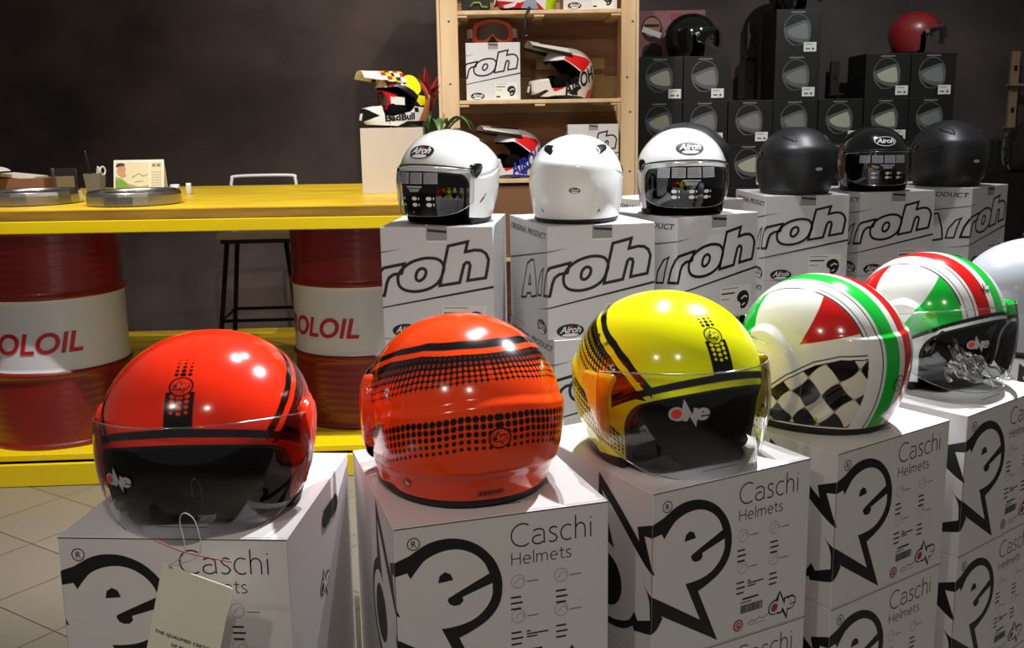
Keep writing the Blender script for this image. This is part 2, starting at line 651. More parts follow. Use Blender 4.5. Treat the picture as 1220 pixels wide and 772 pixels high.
THIN = {
    'C': (0.72, [arc(0.42, 0.35, 0.36, 0.36, 55, 305)]),
    'a': (0.52, [arc(0.22, 0.36, 0.19, 0.12, 150, 0, 8) + [(0.42, 0.0)], arc(0.22, 0.14, 0.19, 0.14, 60, 330, 12)]),
    's': (0.40, [[(0.32, 0.44), (0.22, 0.49), (0.11, 0.46), (0.07, 0.37), (0.13, 0.29), (0.26, 0.22), (0.33, 0.13), (0.27, 0.03), (0.16, 0.0), (0.05, 0.04)]]),
    'c': (0.46, [arc(0.27, 0.245, 0.22, 0.245, 55, 305)]),
    'h': (0.50, [[(0.08, 0.0), (0.08, 0.76)], [(0.08, 0.28)] + arc(0.24, 0.31, 0.16, 0.18, 165, 0, 8) + [(0.40, 0.0)]]),
    'i': (0.18, [[(0.09, 0.0), (0.09, 0.48)], [(0.09, 0.60), (0.09, 0.65)]]),
    'H': (0.66, [[(0.09, 0.0), (0.09, 0.7)], [(0.55, 0.0), (0.55, 0.7)], [(0.09, 0.36), (0.55, 0.36)]]),
    'e': (0.52, [[(0.06, 0.26), (0.44, 0.26)] + arc(0.25, 0.245, 0.19, 0.245, 5, 310, 14)]),
    'l': (0.18, [[(0.09, 0.0), (0.09, 0.76)]]),
    'm': (0.78, [[(0.08, 0.0), (0.08, 0.48)], [(0.08, 0.3)] + arc(0.22, 0.33, 0.14, 0.15, 165, 0, 6) + [(0.36, 0.0)], [(0.36, 0.3)] + arc(0.51, 0.33, 0.15, 0.15, 165, 0, 6) + [(0.66, 0.0)]]),
    't': (0.34, [[(0.14, 0.66), (0.14, 0.12), (0.19, 0.02), (0.30, 0.02)], [(0.02, 0.48), (0.30, 0.48)]]),
}


def thin_text(s, h, w=0.045, space=1.0):
    gs = []
    x = 0
    for ch in s:
        wd, st = THIN[ch]
        for pl in st:
            gs.append(stroke([((x + p[0]) * h, p[1] * h) for p in pl], w * h, closed=False))
        x += wd * space
    return join2d(*gs), x * h


# ---- slanted outline lettering of the white cartons (u right, v down)
L_A = [(-0.2449, 0.2119), (-0.1814, 0.1123), (-0.1433, 0.0989), (-0.1187, 0.0959), (-0.1026, 0.1458), (-0.0982, 0.1856), (-0.1475, 0.1963), (-0.1533, 0.1875), (-0.1877, 0.1929), (-0.1986, 0.2045)]
L_Ah = [(-0.1575, 0.14), (-0.1738, 0.1665), (-0.1485, 0.1627)]
L_I = [(-0.0861, 0.182), (-0.0789, 0.1491), (-0.0544, 0.1174), (-0.0311, 0.1061), (-0.0371, 0.1151), (-0.0473, 0.1445), (-0.0554, 0.1782)]
L_R = [(-0.0334, 0.1753), (-0.0208, 0.1373), (-0.0055, 0.114), (0.0058, 0.1023), (0.0578, 0.092), (0.051, 0.1159), (0.030, 0.119), (0.0185, 0.127), (0.0125, 0.140), (0.0052, 0.1719)]
L_O = [(0.0408, 0.1365), (0.0425, 0.1204), (0.0561, 0.1016), (0.0798, 0.0866), (0.1103, 0.0784), (0.1342, 0.0789), (0.1496, 0.0851), (0.1576, 0.1002), (0.1531, 0.1196), (0.1412, 0.1403), (0.1171, 0.1554), (0.0864, 0.1619), (0.0592, 0.1587), (0.0457, 0.1498)]
L_Oi = [(0.0865, 0.1227), (0.0916, 0.1099), (0.1018, 0.1039), (0.1103, 0.107), (0.112, 0.1159), (0.1069, 0.127), (0.0967, 0.1346), (0.0882, 0.1325)]
L_H = [(0.1464, 0.1474), (0.1695, 0.0482), (0.2186, 0.0375), (0.2122, 0.063), (0.2352, 0.0584), (0.252, 0.0595), (0.2635, 0.0675), (0.2697, 0.0823), (0.2661, 0.1056), (0.2614, 0.1279), (0.2166, 0.1345), (0.2234, 0.0971), (0.221, 0.090), (0.2145, 0.0888), (0.208, 0.0949), (0.1962, 0.1396)]


def letters_front(w=0.0078):
    return join2d(stroke(L_R, w), stroke(catmull(L_O, 4), w), stroke(catmull(L_Oi, 4), w), stroke(L_H, w), stroke(L_A, w * 0.8), stroke(L_Ah, w * 0.7), stroke(L_I, w * 0.7))


G_LET = letters_front()
G_LINES = join2d(([(-0.0874, 0.2185), (0.005, 0.2003), (0.2810, 0.1477), (0.2810, 0.1538), (0.0049, 0.2036)], [(0, 1, 4), (1, 2, 3, 4)]),
                 ([(-0.38, 0.117), (-0.3353, 0.1109), (0.0062, 0.0612), (0.053, 0.0547), (0.0061, 0.0634), (-0.3356, 0.1157)], [(0, 1, 5), (1, 2, 4, 5), (2, 3, 4)]))


def oval_badge(cx, cy, rx, ry, vs=1.0):
    """v-down oval badge with the lettering; returns [(graphic, material)]"""
    t = text2d('Airoh', ry * 1.35, 0.02, 0.3, 0.95, 1.0, 'CENTER')
    k = 1.62 * rx / 0.001 / 1000.0
    xs = [p[0] for p in t[0]]
    wdt = max(xs) - min(xs)
    t = xf(t, sx=1.55 * rx / wdt, sy=-vs, dx=cx, dy=cy + vs * ry * 0.28)
    return [(disc2d((cx, cy), rx, ry), 'ink'),
            (disc2d((cx, cy - vs * ry * 0.45), rx * 0.2, ry * 0.3), 'ink_red'),
            (disc2d((cx, cy + vs * ry * 0.62), rx * 0.6, ry * 0.24), 'logo_white'),
            (t, 'logo_white')]


# ------------------------------------------------------------------ structure
o = MB().box((0, 2.5, -0.05), (16, 12, 0.1), 'floor_tile').build('floor')
tag(o, kind='structure')
# wall with a slight turn, standing on the floor
o = MB().box((0, 0.1, 1.6), (12, 0.2, 3.2), 'wall_paint').build('wall_back', loc=(0, 6.46, 0), rz=0)
tag(o, kind='structure')

# ------------------------------------------------------------------ yellow platform (planks on a front board)
plat = thing('wooden_platform', 'low yellow wooden platform on the tiled floor carrying the red and white oil drums', 'platform', (-1.72, 3.84, 0), R(3.2))
mb = MB()
n_pl = 17
dep = 2.5 / n_pl
for k in range(n_pl):
    mb.box((-0.09, 0.02 + dep * (k + 0.5), 0.1075), (2.86, dep - 0.007, 0.025), 'wood_yellow' if k % 3 else 'paint_yellow', bevel=0.002)
mb.build('deck', plat)
mb = MB()
mb.box((-0.09, 0.0, 0.046), (2.86, 0.022, 0.088), 'paint_yellow', bevel=0.002)
mb.build('front_board', plat)
mb = MB()
for x in (-1.45, -0.5, 0.4, 1.28):
    mb.box((x, 1.2, 0.046), (0.09, 2.3, 0.086), 'wood_edge')
mb.build('joist', plat)

# ------------------------------------------------------------------ oil drums
DR = 0.290


def drum(loc, rz, label):
    t = thing('oil_drum', label, 'drum', loc, rz, 'drums holding up the counter')
    H0 = 0.882
    zb, zt_ = 0.318, 0.606
    def ribs(z0, z1, m):
        pr = []
        n = 44
        for i in range(n + 1):
            z = z0 + (z1 - z0) * i / n
            r = DR
            for zc, w, a in ((0.305, 0.012, 0.013), (0.612, 0.012, 0.013)):
                r += a * math.exp(-((z - zc) / w) ** 2)
            for zc in (0.07, 0.1, 0.13, 0.16, 0.19, 0.22, 0.25, 0.67, 0.70, 0.73, 0.76, 0.79, 0.82):
                r += 0.0012 * math.exp(-((z - zc) / 0.008) ** 2)
            pr.append((r, z))
        return pr
    m_ = MB().lathe([(0, 0.012), (DR - 0.02, 0.012), (DR - 0.004, 0.0), (DR + 0.007, 0.0), (DR + 0.007, 0.018)] + ribs(0.02, zb, 'drum_red'), 'drum_red', 72)
    m_.lathe(ribs(zt_, H0 - 0.02, 'drum_red') + [(DR + 0.007, H0 - 0.018), (DR + 0.007, H0), (DR - 0.006, H0), (DR - 0.012, H0 - 0.016), (0, H0 - 0.016)], 'drum_red', 72)
    m_.build('body', t)
    m_ = MB().lathe(ribs(zb, zt_, 'x'), 'drum_white', 96)
    tx = text2d('ROLOIL', 0.116, 0.022, 0.22, 1.0, 1.0, 'LEFT')
    tx = cut2d(tx, xs=[0.012 * k for k in range(0, 45)])
    w = max(p[0] for p in tx[0])
    V = []
    for p in tx[0]:
        a = -math.pi / 2 + (p[0] - w / 2) / DR
        r = DR + 0.0025
        V.append((r * math.cos(a), r * math.sin(a), 0.395 + p[1]))
    m_.add(V, tx[1], 'drum_text')
    m_.build('white_band', t)
    m_ = MB()
    m_.lathe([(0.0, 0.0), (0.026, 0.0), (0.026, 0.008), (0.0, 0.012)], 'chrome_dark', 20, (0.17, 0.0, H0 - 0.016))
    m_.build('bung', t)
    return t


drum((-1.925, 4.20, 0.12), R(4), 'red oil drum with a white band, nearer the left edge, under the yellow counter')
drum((-0.665, 4.42, 0.12), R(-34), 'red oil drum with a white band, standing beside the white carton stacks under the counter')

# ------------------------------------------------------------------ counter
ct = thing('wooden_counter', 'yellow plank counter laid across the two red oil drums', 'counter', (-1.70, 3.80, 1.002), R(0.6))
mb = MB()
nb = 8
for k in range(nb):
    w = 1.42 / nb
    mb.box((0, -0.02 + w * (k + 0.5), 0.068), (2.66, w - 0.0025, 0.040), 'wood_yellow', bevel=0.0015)
mb.box((0, -0.0215, 0.066), (2.66, 0.004, 0.034), 'wood_edge')
mb.build('top', ct)
mb = MB().box((0, 0.0, 0.0235), (2.66, 0.05, 0.047), 'paint_yellow', bevel=0.003)
mb.box((0, 1.36, 0.0235), (2.66, 0.05, 0.047), 'paint_yellow', bevel=0.003)
mb.build('rail', ct)

# ------------------------------------------------------------------ bar stool behind the counter
st = thing('bar_stool', 'dark bar stool with a pale backrest hoop and white seat rim behind the counter', 'stool', (-1.34, 5.45, 0.121), R(4))
mb = MB().box((0, 0, 0.706), (0.40, 0.39, 0.040), 'metal_white', bevel=0.014)
mb.box((0, 0, 0.675), (0.36, 0.35, 0.022), 'metal_black', bevel=0.006)
mb.build('seat', st)
for sx in (-1, 1):
    for sy in (-1, 1):
        MB().tube([(sx * 0.15, sy * 0.14, 0.69), (sx * 0.225, sy * 0.21, 0.004)], 0.013, 'metal_black').build('leg', st)
mb = MB()
c4 = [(-0.198, -0.185, 0.26), (0.198, -0.185, 0.26), (0.198, 0.185, 0.26), (-0.198, 0.185, 0.26)]
mb.tube(c4, 0.009, 'metal_black', closed=True)
mb.build('footrest', st)
mb = MB()
mb.tube(catmull([(-0.165, 0.15, 0.74), (-0.175, 0.185, 0.90), (-0.172, 0.20, 0.975), (-0.14, 0.205, 0.995), (0.14, 0.205, 0.995), (0.172, 0.20, 0.975), (0.175, 0.185, 0.90), (0.165, 0.15, 0.74)], 6, False), 0.009, 'metal_white')
mb.build('backrest_hoop', st)
mb = MB().box((0, 0.19, 0.86), (0.30, 0.012, 0.12), 'metal_black', bevel=0.004)
mb.build('backrest_panel', st)


# ------------------------------------------------------------------ cartons
def box_map(g, W, D, H, e):
    """unfolded (u right, v down) -> 3D on front (u in 0..W), left side (u<0), right side (u>W)"""
    g = cut2d(g, xs=(0.0, W))
    V, F = g
    groups = {0: [], 1: [], 2: []}
    for f in F:
        cu = sum(V[i][0] for i in f) / len(f)
        groups[1 if cu < 0 else (2 if cu > W else 0)].append(f)
    outV, outF = [], []
    for k, fs in groups.items():
        mp_ = {}
        for f in fs:
            nf = []
            for i in f:
                if i not in mp_:
                    u, v = V[i][0], V[i][1]
                    z = H - v
                    if k == 0:
                        p = (-W / 2 + u, -D / 2 - e, z)
                    elif k == 1:
                        p = (-W / 2 - e, -D / 2 - u, z)
                    else:
                        p = (W / 2 + e, -D / 2 + (u - W), z)
                    mp_[i] = len(outV)
                    outV.append(p)
                nf.append(mp_[i])
            outF.append(nf)
    return outV, outF


def put(mb, g, W, D, H, e, m):
    V, F = box_map(g, W, D, H, e)
    if F:
        mb.add(V, F, m)


CW, CD, CH = 0.265, 0.304, 0.2319


def bars(x, y, n=3, w=0.013, gap=0.0075, h=0.0022):
    return join2d(*[rect2d(x, y + gap * k, x + w * (1 if k != 1 else 1.15), y + gap * k + h) for k in range(n)])


def vfl(g, dx, dy, s=1.0):
    return xf(g, sx=s, sy=-s, dx=dx, dy=dy)


def helmet_carton():
    t = thing('helmet_carton', 'x', 'box')
    W, D, H = CW, CD, CH
    mb = MB().box((0, 0, H / 2), (W, D, H - 0.0006), 'card_white', bevel=0.0012)
    e1, e2, e3 = 0.0004, 0.0007, 0.001
    put(mb, rect2d(0, 0.0008, W, 0.002), W, D, H, e1, 'seam')
    put(mb, G_O, W, D, H, e1, 'ink')
    put(mb, G_L, W, D, H, e2, 'card_white')
    put(mb, G_D, W, D, H, e3, 'ink')
    # registered mark
    put(mb, ring2d((0.0225, 0.0215), 0.0072, 0.0011), W, D, H, e1, 'ink')
    put(mb, vfl(text2d('R', 0.0105, 0.01), 0.0192, 0.0252), W, D, H, e1, 'ink')
    t1, w1 = thin_text('Caschi', 0.0395, 0.042, 1.0)
    k = 0.107 / w1
    put(mb, xf(t1, sx=k, sy=-1.0, dx=0.138, dy=0.0425), W, D, H, e1, 'ink')
    t2, w2 = thin_text('Helmets', 0.0215, 0.05, 1.0)
    put(mb, xf(t2, sx=0.079 / w2, sy=-1.0, dx=0.1385, dy=0.0655), W, D, H, e1, 'ink')
    # faint outline pictograms with tiny captions
    for (x, y) in ((0.148, 0.087), (0.203, 0.087), (0.148, 0.132), (0.203, 0.132)):
        put(mb, join2d(ring2d((x, y), 0.0085, 0.0005), stroke([(x - 0.004, y + 0.003), (x + 0.001, y - 0.004), (x + 0.006, y - 0.003), (x + 0.007, y + 0.002)], 0.0005, False),
                       rect2d(x + 0.011, y + 0.001, x + 0.026, y + 0.0022)), W, D, H, e1, 'ink_soft')
    put(mb, join2d(bars(0.1385, 0.106), bars(0.196, 0.106), bars(0.1385, 0.152), bars(0.196, 0.152)), W, D, H, e1, 'ink')
    put(mb, join2d(rect2d(0.158, 0.1525, 0.163, 0.1543), rect2d(0.158, 0.1562, 0.186, 0.158), rect2d(0.158, 0.160, 0.172, 0.1617), rect2d(0.150, 0.177, 0.178, 0.1795), rect2d(0.146, 0.1825, 0.166, 0.1837)), W, D, H, e1, 'ink')
    rr = random.Random(3)
    x = 0.147
    bs = []
    while x < 0.186:
        w = rr.choice([0.0006, 0.001, 0.0014])
        bs.append(rect2d(x, 0.187, x + w, 0.199))
        x += w + rr.choice([0.0006, 0.0009])
    put(mb, join2d(*bs), W, D, H, e1, 'ink')
    a, b_, c = small_mark(0.049, 0.2225, 0.2045)
    put(mb, a, W, D, H, e1, 'ink')
    put(mb, b_, W, D, H, e2, 'card_white')
    put(mb, c, W, D, H, e3, 'ink_red')
    put(mb, disc2d((0.1435, 0.2145), 0.0085), W, D, H, e1, 'ink_red')
    put(mb, join2d(ring2d((0.1435, 0.2145), 0.0055, 0.0012), stroke([(0.140, 0.217), (0.1435, 0.212), (0.147, 0.216)], 0.001, False)), W, D, H, e2, 'label_white')
    put(mb, join2d(stroke([(0.160, 0.2165), (0.167, 0.2125), (0.172, 0.2155), (0.180, 0.211), (0.186, 0.2145), (0.196, 0.2105)], 0.0011, False), rect2d(0.162, 0.2185, 0.192, 0.2192)), W, D, H, e1, 'ink_soft')
    # right side: small mark drawn in line
    a, b_, c = small_mark(0.046, W + 0.15, 0.123)
    put(mb, a, W, D, H, e1, 'ink')
    put(mb, b_, W, D, H, e2, 'card_white')
    put(mb, c, W, D, H, e3, 'ink')
    mb.build('carton_body', t)
    # oblong handle holes in the two sides
    hh = MB()
    pts = [(0.150, 0.036), (0.158, 0.029), (0.222, 0.029), (0.230, 0.036), (0.230, 0.046), (0.222, 0.053), (0.158, 0.053), (0.150, 0.046)]
    V = [(W / 2 + 0.0012, -D / 2 + p[0], H - p[1]) for p in pts]
    hh.add(V, [tuple(range(8))], 'hole')
    hh.build('handle_hole', t)
    # top flap: seam where the lid tucks in
    ff = MB()
    ff.add([(-0.03, -D / 2 + 0.03, H + 0.0002), (0.03, -D / 2 + 0.03, H + 0.0002), (0.03, -D / 2 + 0.032, H + 0.0002), (-0.03, -D / 2 + 0.032, H + 0.0002)], [(0, 1, 2, 3)], 'seam')
    ff.add([(-W / 2 + 0.002, -D / 2 + 0.004, H - 0.0002), (W / 2 - 0.002, -D / 2 + 0.004, H - 0.0002), (W / 2 - 0.002, D / 2 - 0.004, H - 0.0002), (-W / 2 + 0.002, D / 2 - 0.004, H - 0.0002),
            (-W / 2 + 0.002, -D / 2 + 0.004, H + 0.0001), (W / 2 - 0.002, -D / 2 + 0.004, H + 0.0001), (W / 2 - 0.002, D / 2 - 0.004, H + 0.0001), (-W / 2 + 0.002, D / 2 - 0.004, H + 0.0001)],
           [(4, 5, 6, 7), (0, 1, 5, 4), (1, 2, 6, 5), (2, 3, 7, 6), (3, 0, 4, 7)], 'card_white')
    ff.build('top_flap', t)
    return t


def ftl_center(x, y, yaw, W, D):
    c, s = math.cos(yaw), math.sin(yaw)
    return (x + W / 2 * c - D / 2 * s, y + W / 2 * s + D / 2 * c)


COLS = [('the shiny red helmet', -0.520, 1.087, -3.9), ('the orange helmet turned backwards', -0.139, 1.093, 17.3), ('the yellow helmet', 0.171, 1.192, 28.6),
        ('the checkered tricolour helmet', 0.445, 1.334, 34.7), ('the striped right-facing helmet', 0.698, 1.503, 38.3), ('the plain silver helmet', 1.036, 1.776, 42.0)]
POSW = ['top', 'second', 'third', 'bottom']
proto = helmet_carton()
first = True
JIT = {2: (0.0, 0.0), 3: (0, 0)}
for ci, (who, x, y, yw) in enumerate(COLS):
    for lv in range(4):
        c = proto if first else copy_tree(proto)
        first = False
        jx = 0
        cx, cy = ftl_center(x, y, R(yw), CW, CD)
        c.location = (cx + jx, cy + jx, CH * (3 - lv))
        c.rotation_euler = (0, 0, R(yw))
        c['label'] = {0: 'white helmet carton with black lightning mark directly under %s' % who,
                      1: 'white helmet carton, second from top of the stack under %s' % who,
                      2: 'white helmet carton, third from top of the stack under %s' % who,
                      3: 'white helmet carton on the floor, lowest of the stack under %s' % who}[lv]
        c['group'] = 'white cartons stacked in the front row'

AW, AD, AH = 0.281, 0.36, 0.2829


def airoh_carton(W=AW, D=AD, H=AH, dark=False, scale=1.0):
    t = thing('helmet_carton', 'x', 'box')
    cm = 'black_carton' if dark else 'card_grey'
    im = 'logo_white' if dark else 'ink'
    e1, e2, e3, e4 = 0.0006, 0.001, 0.0014, 0.0018
    mb = MB().box((0, 0, H / 2), (W, D, H - 0.0008), cm, bevel=0.0015)
    if not dark:
        put(mb, G_LET, W, D, H, e1, im)
        put(mb, G_LINES, W, D, H, e1, im)
        tx = text2d('ORIGINAL PRODUCT', 0.0195, 0.012, 0.25, 1.05, 1.0)
        w = max(p[0] for p in tx[0])
        put(mb, xf(tx, sx=0.335 / w, sy=-1.15, dx=-0.345, dy=0.034), W, D, H, e1, im)
        lab = rect2d(0.150, 0.197, 0.262, 0.278)
        put(mb, lab, W, D, H, e1, 'label_white')
        put(mb, join2d(rect2d(0.155, 0.203, 0.215, 0.2045), rect2d(0.155, 0.215, 0.203, 0.219), rect2d(0.155, 0.232, 0.185, 0.2335), rect2d(0.155, 0.262, 0.175, 0.270)), W, D, H, e2, 'ink')
        # little helmet picture
        hp = [(0.212, 0.228), (0.222, 0.216), (0.240, 0.213), (0.252, 0.222), (0.255, 0.238), (0.250, 0.252), (0.240, 0.262), (0.226, 0.262), (0.224, 0.247), (0.214, 0.240)]
        put(mb, poly2d([catmull(hp, 4)]), W, D, H, e2, 'ink')
        put(mb, join2d(stroke([(0.226, 0.236), (0.238, 0.228), (0.248, 0.232)], 0.004, False), stroke([(0.230, 0.254), (0.240, 0.248)], 0.004, False)), W, D, H, e3, 'label_white')
    els = oval_badge(0.058, 0.262, 0.036, 0.0175)
    for k, (g, m) in enumerate(els):
        put(mb, g, W, D, H, e1 + 0.0003 * k, m)
    if not dark:
        for k, (g, m) in enumerate(oval_badge(-0.052, 0.258, 0.040, 0.0185)):
            put(mb, g, W, D, H, e1 + 0.0003 * k, m)
    mb.build('carton_body', t)
    # finger notch at the top of the front
    nb_ = MB()
    x0, x1, z0 = 0.1155 - W / 2, 0.167 - W / 2, H - 0.034
    nb_.add([(x0, -D / 2 - 0.0012, H - 0.001), (x1, -D / 2 - 0.0012, H - 0.001), (x1, -D / 2 - 0.0012, z0), (x0, -D / 2 - 0.0012, z0)], [(0, 1, 2, 3)], 'hole' if dark else 'card_side')
    nb_.add([(x0 + 0.004, -D / 2 - 0.0015, H - 0.006), (x1, -D / 2 - 0.0015, H - 0.010), (x1, -D / 2 - 0.0015, H - 0.016), (x0 + 0.004, -D / 2 - 0.0015, H - 0.012)], [(0, 1, 2, 3)], 'ink')
    nb_.add([(x0, -D / 2 - 0.0016, z0), (x1, -D / 2 - 0.0016, z0), (x1, -D / 2 - 0.0016, z0 - 0.005), (x0, -D / 2 - 0.0016, z0 - 0.005)], [(0, 1, 2, 3)], 'label_white')
    nb_.build('finger_notch', t)
    return t


A_COLS = [('the white helmet nearest the counter', -0.324, 2.522, -4.9), ('the white helmet seen from behind', 0.089, 2.469, 14.6), ('the white helmet facing straight forward', 0.434, 2.645, 29.7),
          ('the left matt black helmet', 0.84, 3.352, 3.2), ('the shiny black helmet', 1.183, 3.443, 12.1), ('the right matt black helmet', 1.622, 3.583, 40.8),
          ('the half hidden black helmet', 0.505, 3.135, 30.0)]
aproto = airoh_carton()
first = True
for ci, (who, x, y, yw) in enumerate(A_COLS):
    for lv in range(4):
        c = aproto if first else copy_tree(aproto)
        first = False
        cx, cy = ftl_center(x, y, R(yw), AW, AD)
        a = R(yw)
        if ci == 1 and lv > 0:
            a += R(3.0)
            cx += 0.004
        c.location = (cx, cy, AH * (3 - lv))
        c.rotation_euler = (0, 0, a)
        c['label'] = {0: 'white carton with slanted outline lettering directly under %s' % who,
                      1: 'white outline-lettered carton, second from top, stacked under %s' % who,
                      2: 'white outline-lettered carton, third from top, stacked under %s' % who,
                      3: 'white outline-lettered carton on the floor, lowest under %s' % who}[lv]
        c['group'] = 'white lettered cartons stacked in the middle row'
# black cartons at the far right
dproto = airoh_carton(dark=True)
for lv in range(4):
    c = dproto if lv == 0 else copy_tree(dproto)
    c.location = (2.33, 4.62, AH * (3 - lv))
    c.rotation_euler = (0, 0, R(5))
    c['label'] = 'plain black carton with a white oval badge, %s of the stack at the right edge' % ['top', 'second', 'third', 'lowest'][lv]
    c['group'] = 'black cartons at the right edge'


# ------------------------------------------------------------------ open-face helmets
def sstep(a, b, x):
    t = np.clip((x - a) / (b - a), 0, 1)
    return t * t * (3 - 2 * t)


HP = dict(a=.126, f=.140, b=.150, ze=.118, h=.128, kf=.02, ks=.10, kb=.20, zr=.014)
TE = .56


def shell(az, t, P=HP, off=0.0, bump=None):
    az = np.asarray(az, float)
    t = np.asarray(t, float)
    s_, c_ = np.sin(az), np.cos(az)
    L = np.where(c_ > 0, P['f'], P['b'])
    n = 2.15
    rho = 1 / ((np.abs(s_) / P['a']) ** n + (np.abs(c_) / L) ** n) ** (1 / n)
    fr = np.clip(c_, 0, 1)
    bk_ = np.clip(-c_, 0, 1)
    k = P['kf'] * fr + P['kb'] * bk_ + P['ks'] * (1 - fr - bk_).clip(0, 1)
    th = np.clip(t / TE, 0, 1) * np.pi / 2
    s = np.clip((t - TE) / (1 - TE), 0, 1)
    zr = P['zr'] + .012 * fr
    r = np.where(t < TE, rho * np.sin(th) ** .97, rho * (1 - k * s ** 2))
    z = np.where(t < TE, P['ze'] + P['h'] * np.cos(th), P['ze'] - s * (P['ze'] - zr))
    o_ = off
    if bump is not None:
        o_ = o_ + bump(np.degrees(az), z)
    nr = np.where(t < TE, np.sin(th), 1.0)
    nz = np.where(t < TE, np.cos(th), -.3 * k * s)
    r = r + o_ * nr
    z = z + o_ * nz
    return r * s_, -r * c_, z


def t_of(az, z, P=HP):
    fr = np.clip(np.cos(az), 0, 1)
    zr = P['zr'] + .012 * fr
    up = TE * 2 / np.pi * np.arccos(np.clip((z - P['ze']) / P['h'], -1, 1))
    lo = TE + (1 - TE) * np.clip((P['ze'] - z) / (P['ze'] - zr), 0, 1)
    return np.where(z > P['ze'], up, lo)


def opening(A, ztop, dip, rc=0.03):
    """signed distance (negative inside the face opening); az radians"""
    hw = R(A) * 0.14

    def g(az, z):
        s = np.abs(az) * 0.14
        zz = z + dip * (az / R(60)) ** 2
        qx = s - (hw - rc)
        qz = zz - (ztop - rc)
        return np.minimum(np.maximum(qx, qz), 0) + np.hypot(np.maximum(qx, 0), np.maximum(qz, 0)) - rc
    return g


def wrap(g, az0, z0, P=HP, off=0.001, sx=1, rot=0, bump=None, step=0.006):
    """flat graphic (x right, y up, metres) laid on the shell at az0 degrees, height z0"""
    g = xf(g, 1.0, rot=rot) if rot else g
    xs = [p[0] for p in g[0]]
    ys = [p[1] for p in g[0]]
    g = cut2d(g, xs=np.arange(min(xs) + step, max(xs), step), ys=np.arange(min(ys) + step, max(ys), step))
    tt = np.linspace(0, 1, 600)
    X, Y, Z = shell(np.full(600, R(az0)), tt, P)
    S = np.concatenate([[0], np.cumsum(np.sqrt(np.diff(X) ** 2 + np.diff(Y) ** 2 + np.diff(Z) ** 2))])
    t0 = float(t_of(R(az0), z0, P))
    s0 = np.interp(t0, tt, S)
    px = np.array([p[0] for p in g[0]])
    py = np.array([p[1] for p in g[0]])
    t = np.interp(s0 - py, S, tt)
    RH = np.hypot(X, Y)
    rl = np.interp(t, tt, RH)
    az = R(az0) + px / np.maximum(rl, 0.02)
    x, y, z = shell(az, t, P, off, bump)
    return np.stack([x, y, z], 1), g[1]


def L3(rgb):
    return np.array(lin(rgb))


def mix(c, col2, m):
    m = np.clip(m, 0, 1)[..., None]
    return c * (1 - m) + np.asarray(col2) * m


BLACK = L3((16, 14, 14))
EDGE = 0.0007


def band(v, lo, hi, e=EDGE):
    return sstep(lo - e, lo + e, v) * (1 - sstep(hi - e, hi + e, v))


def zbrow(A, z0=.130, dip=.034):
    return z0 - dip * (A / 60.0) ** 2


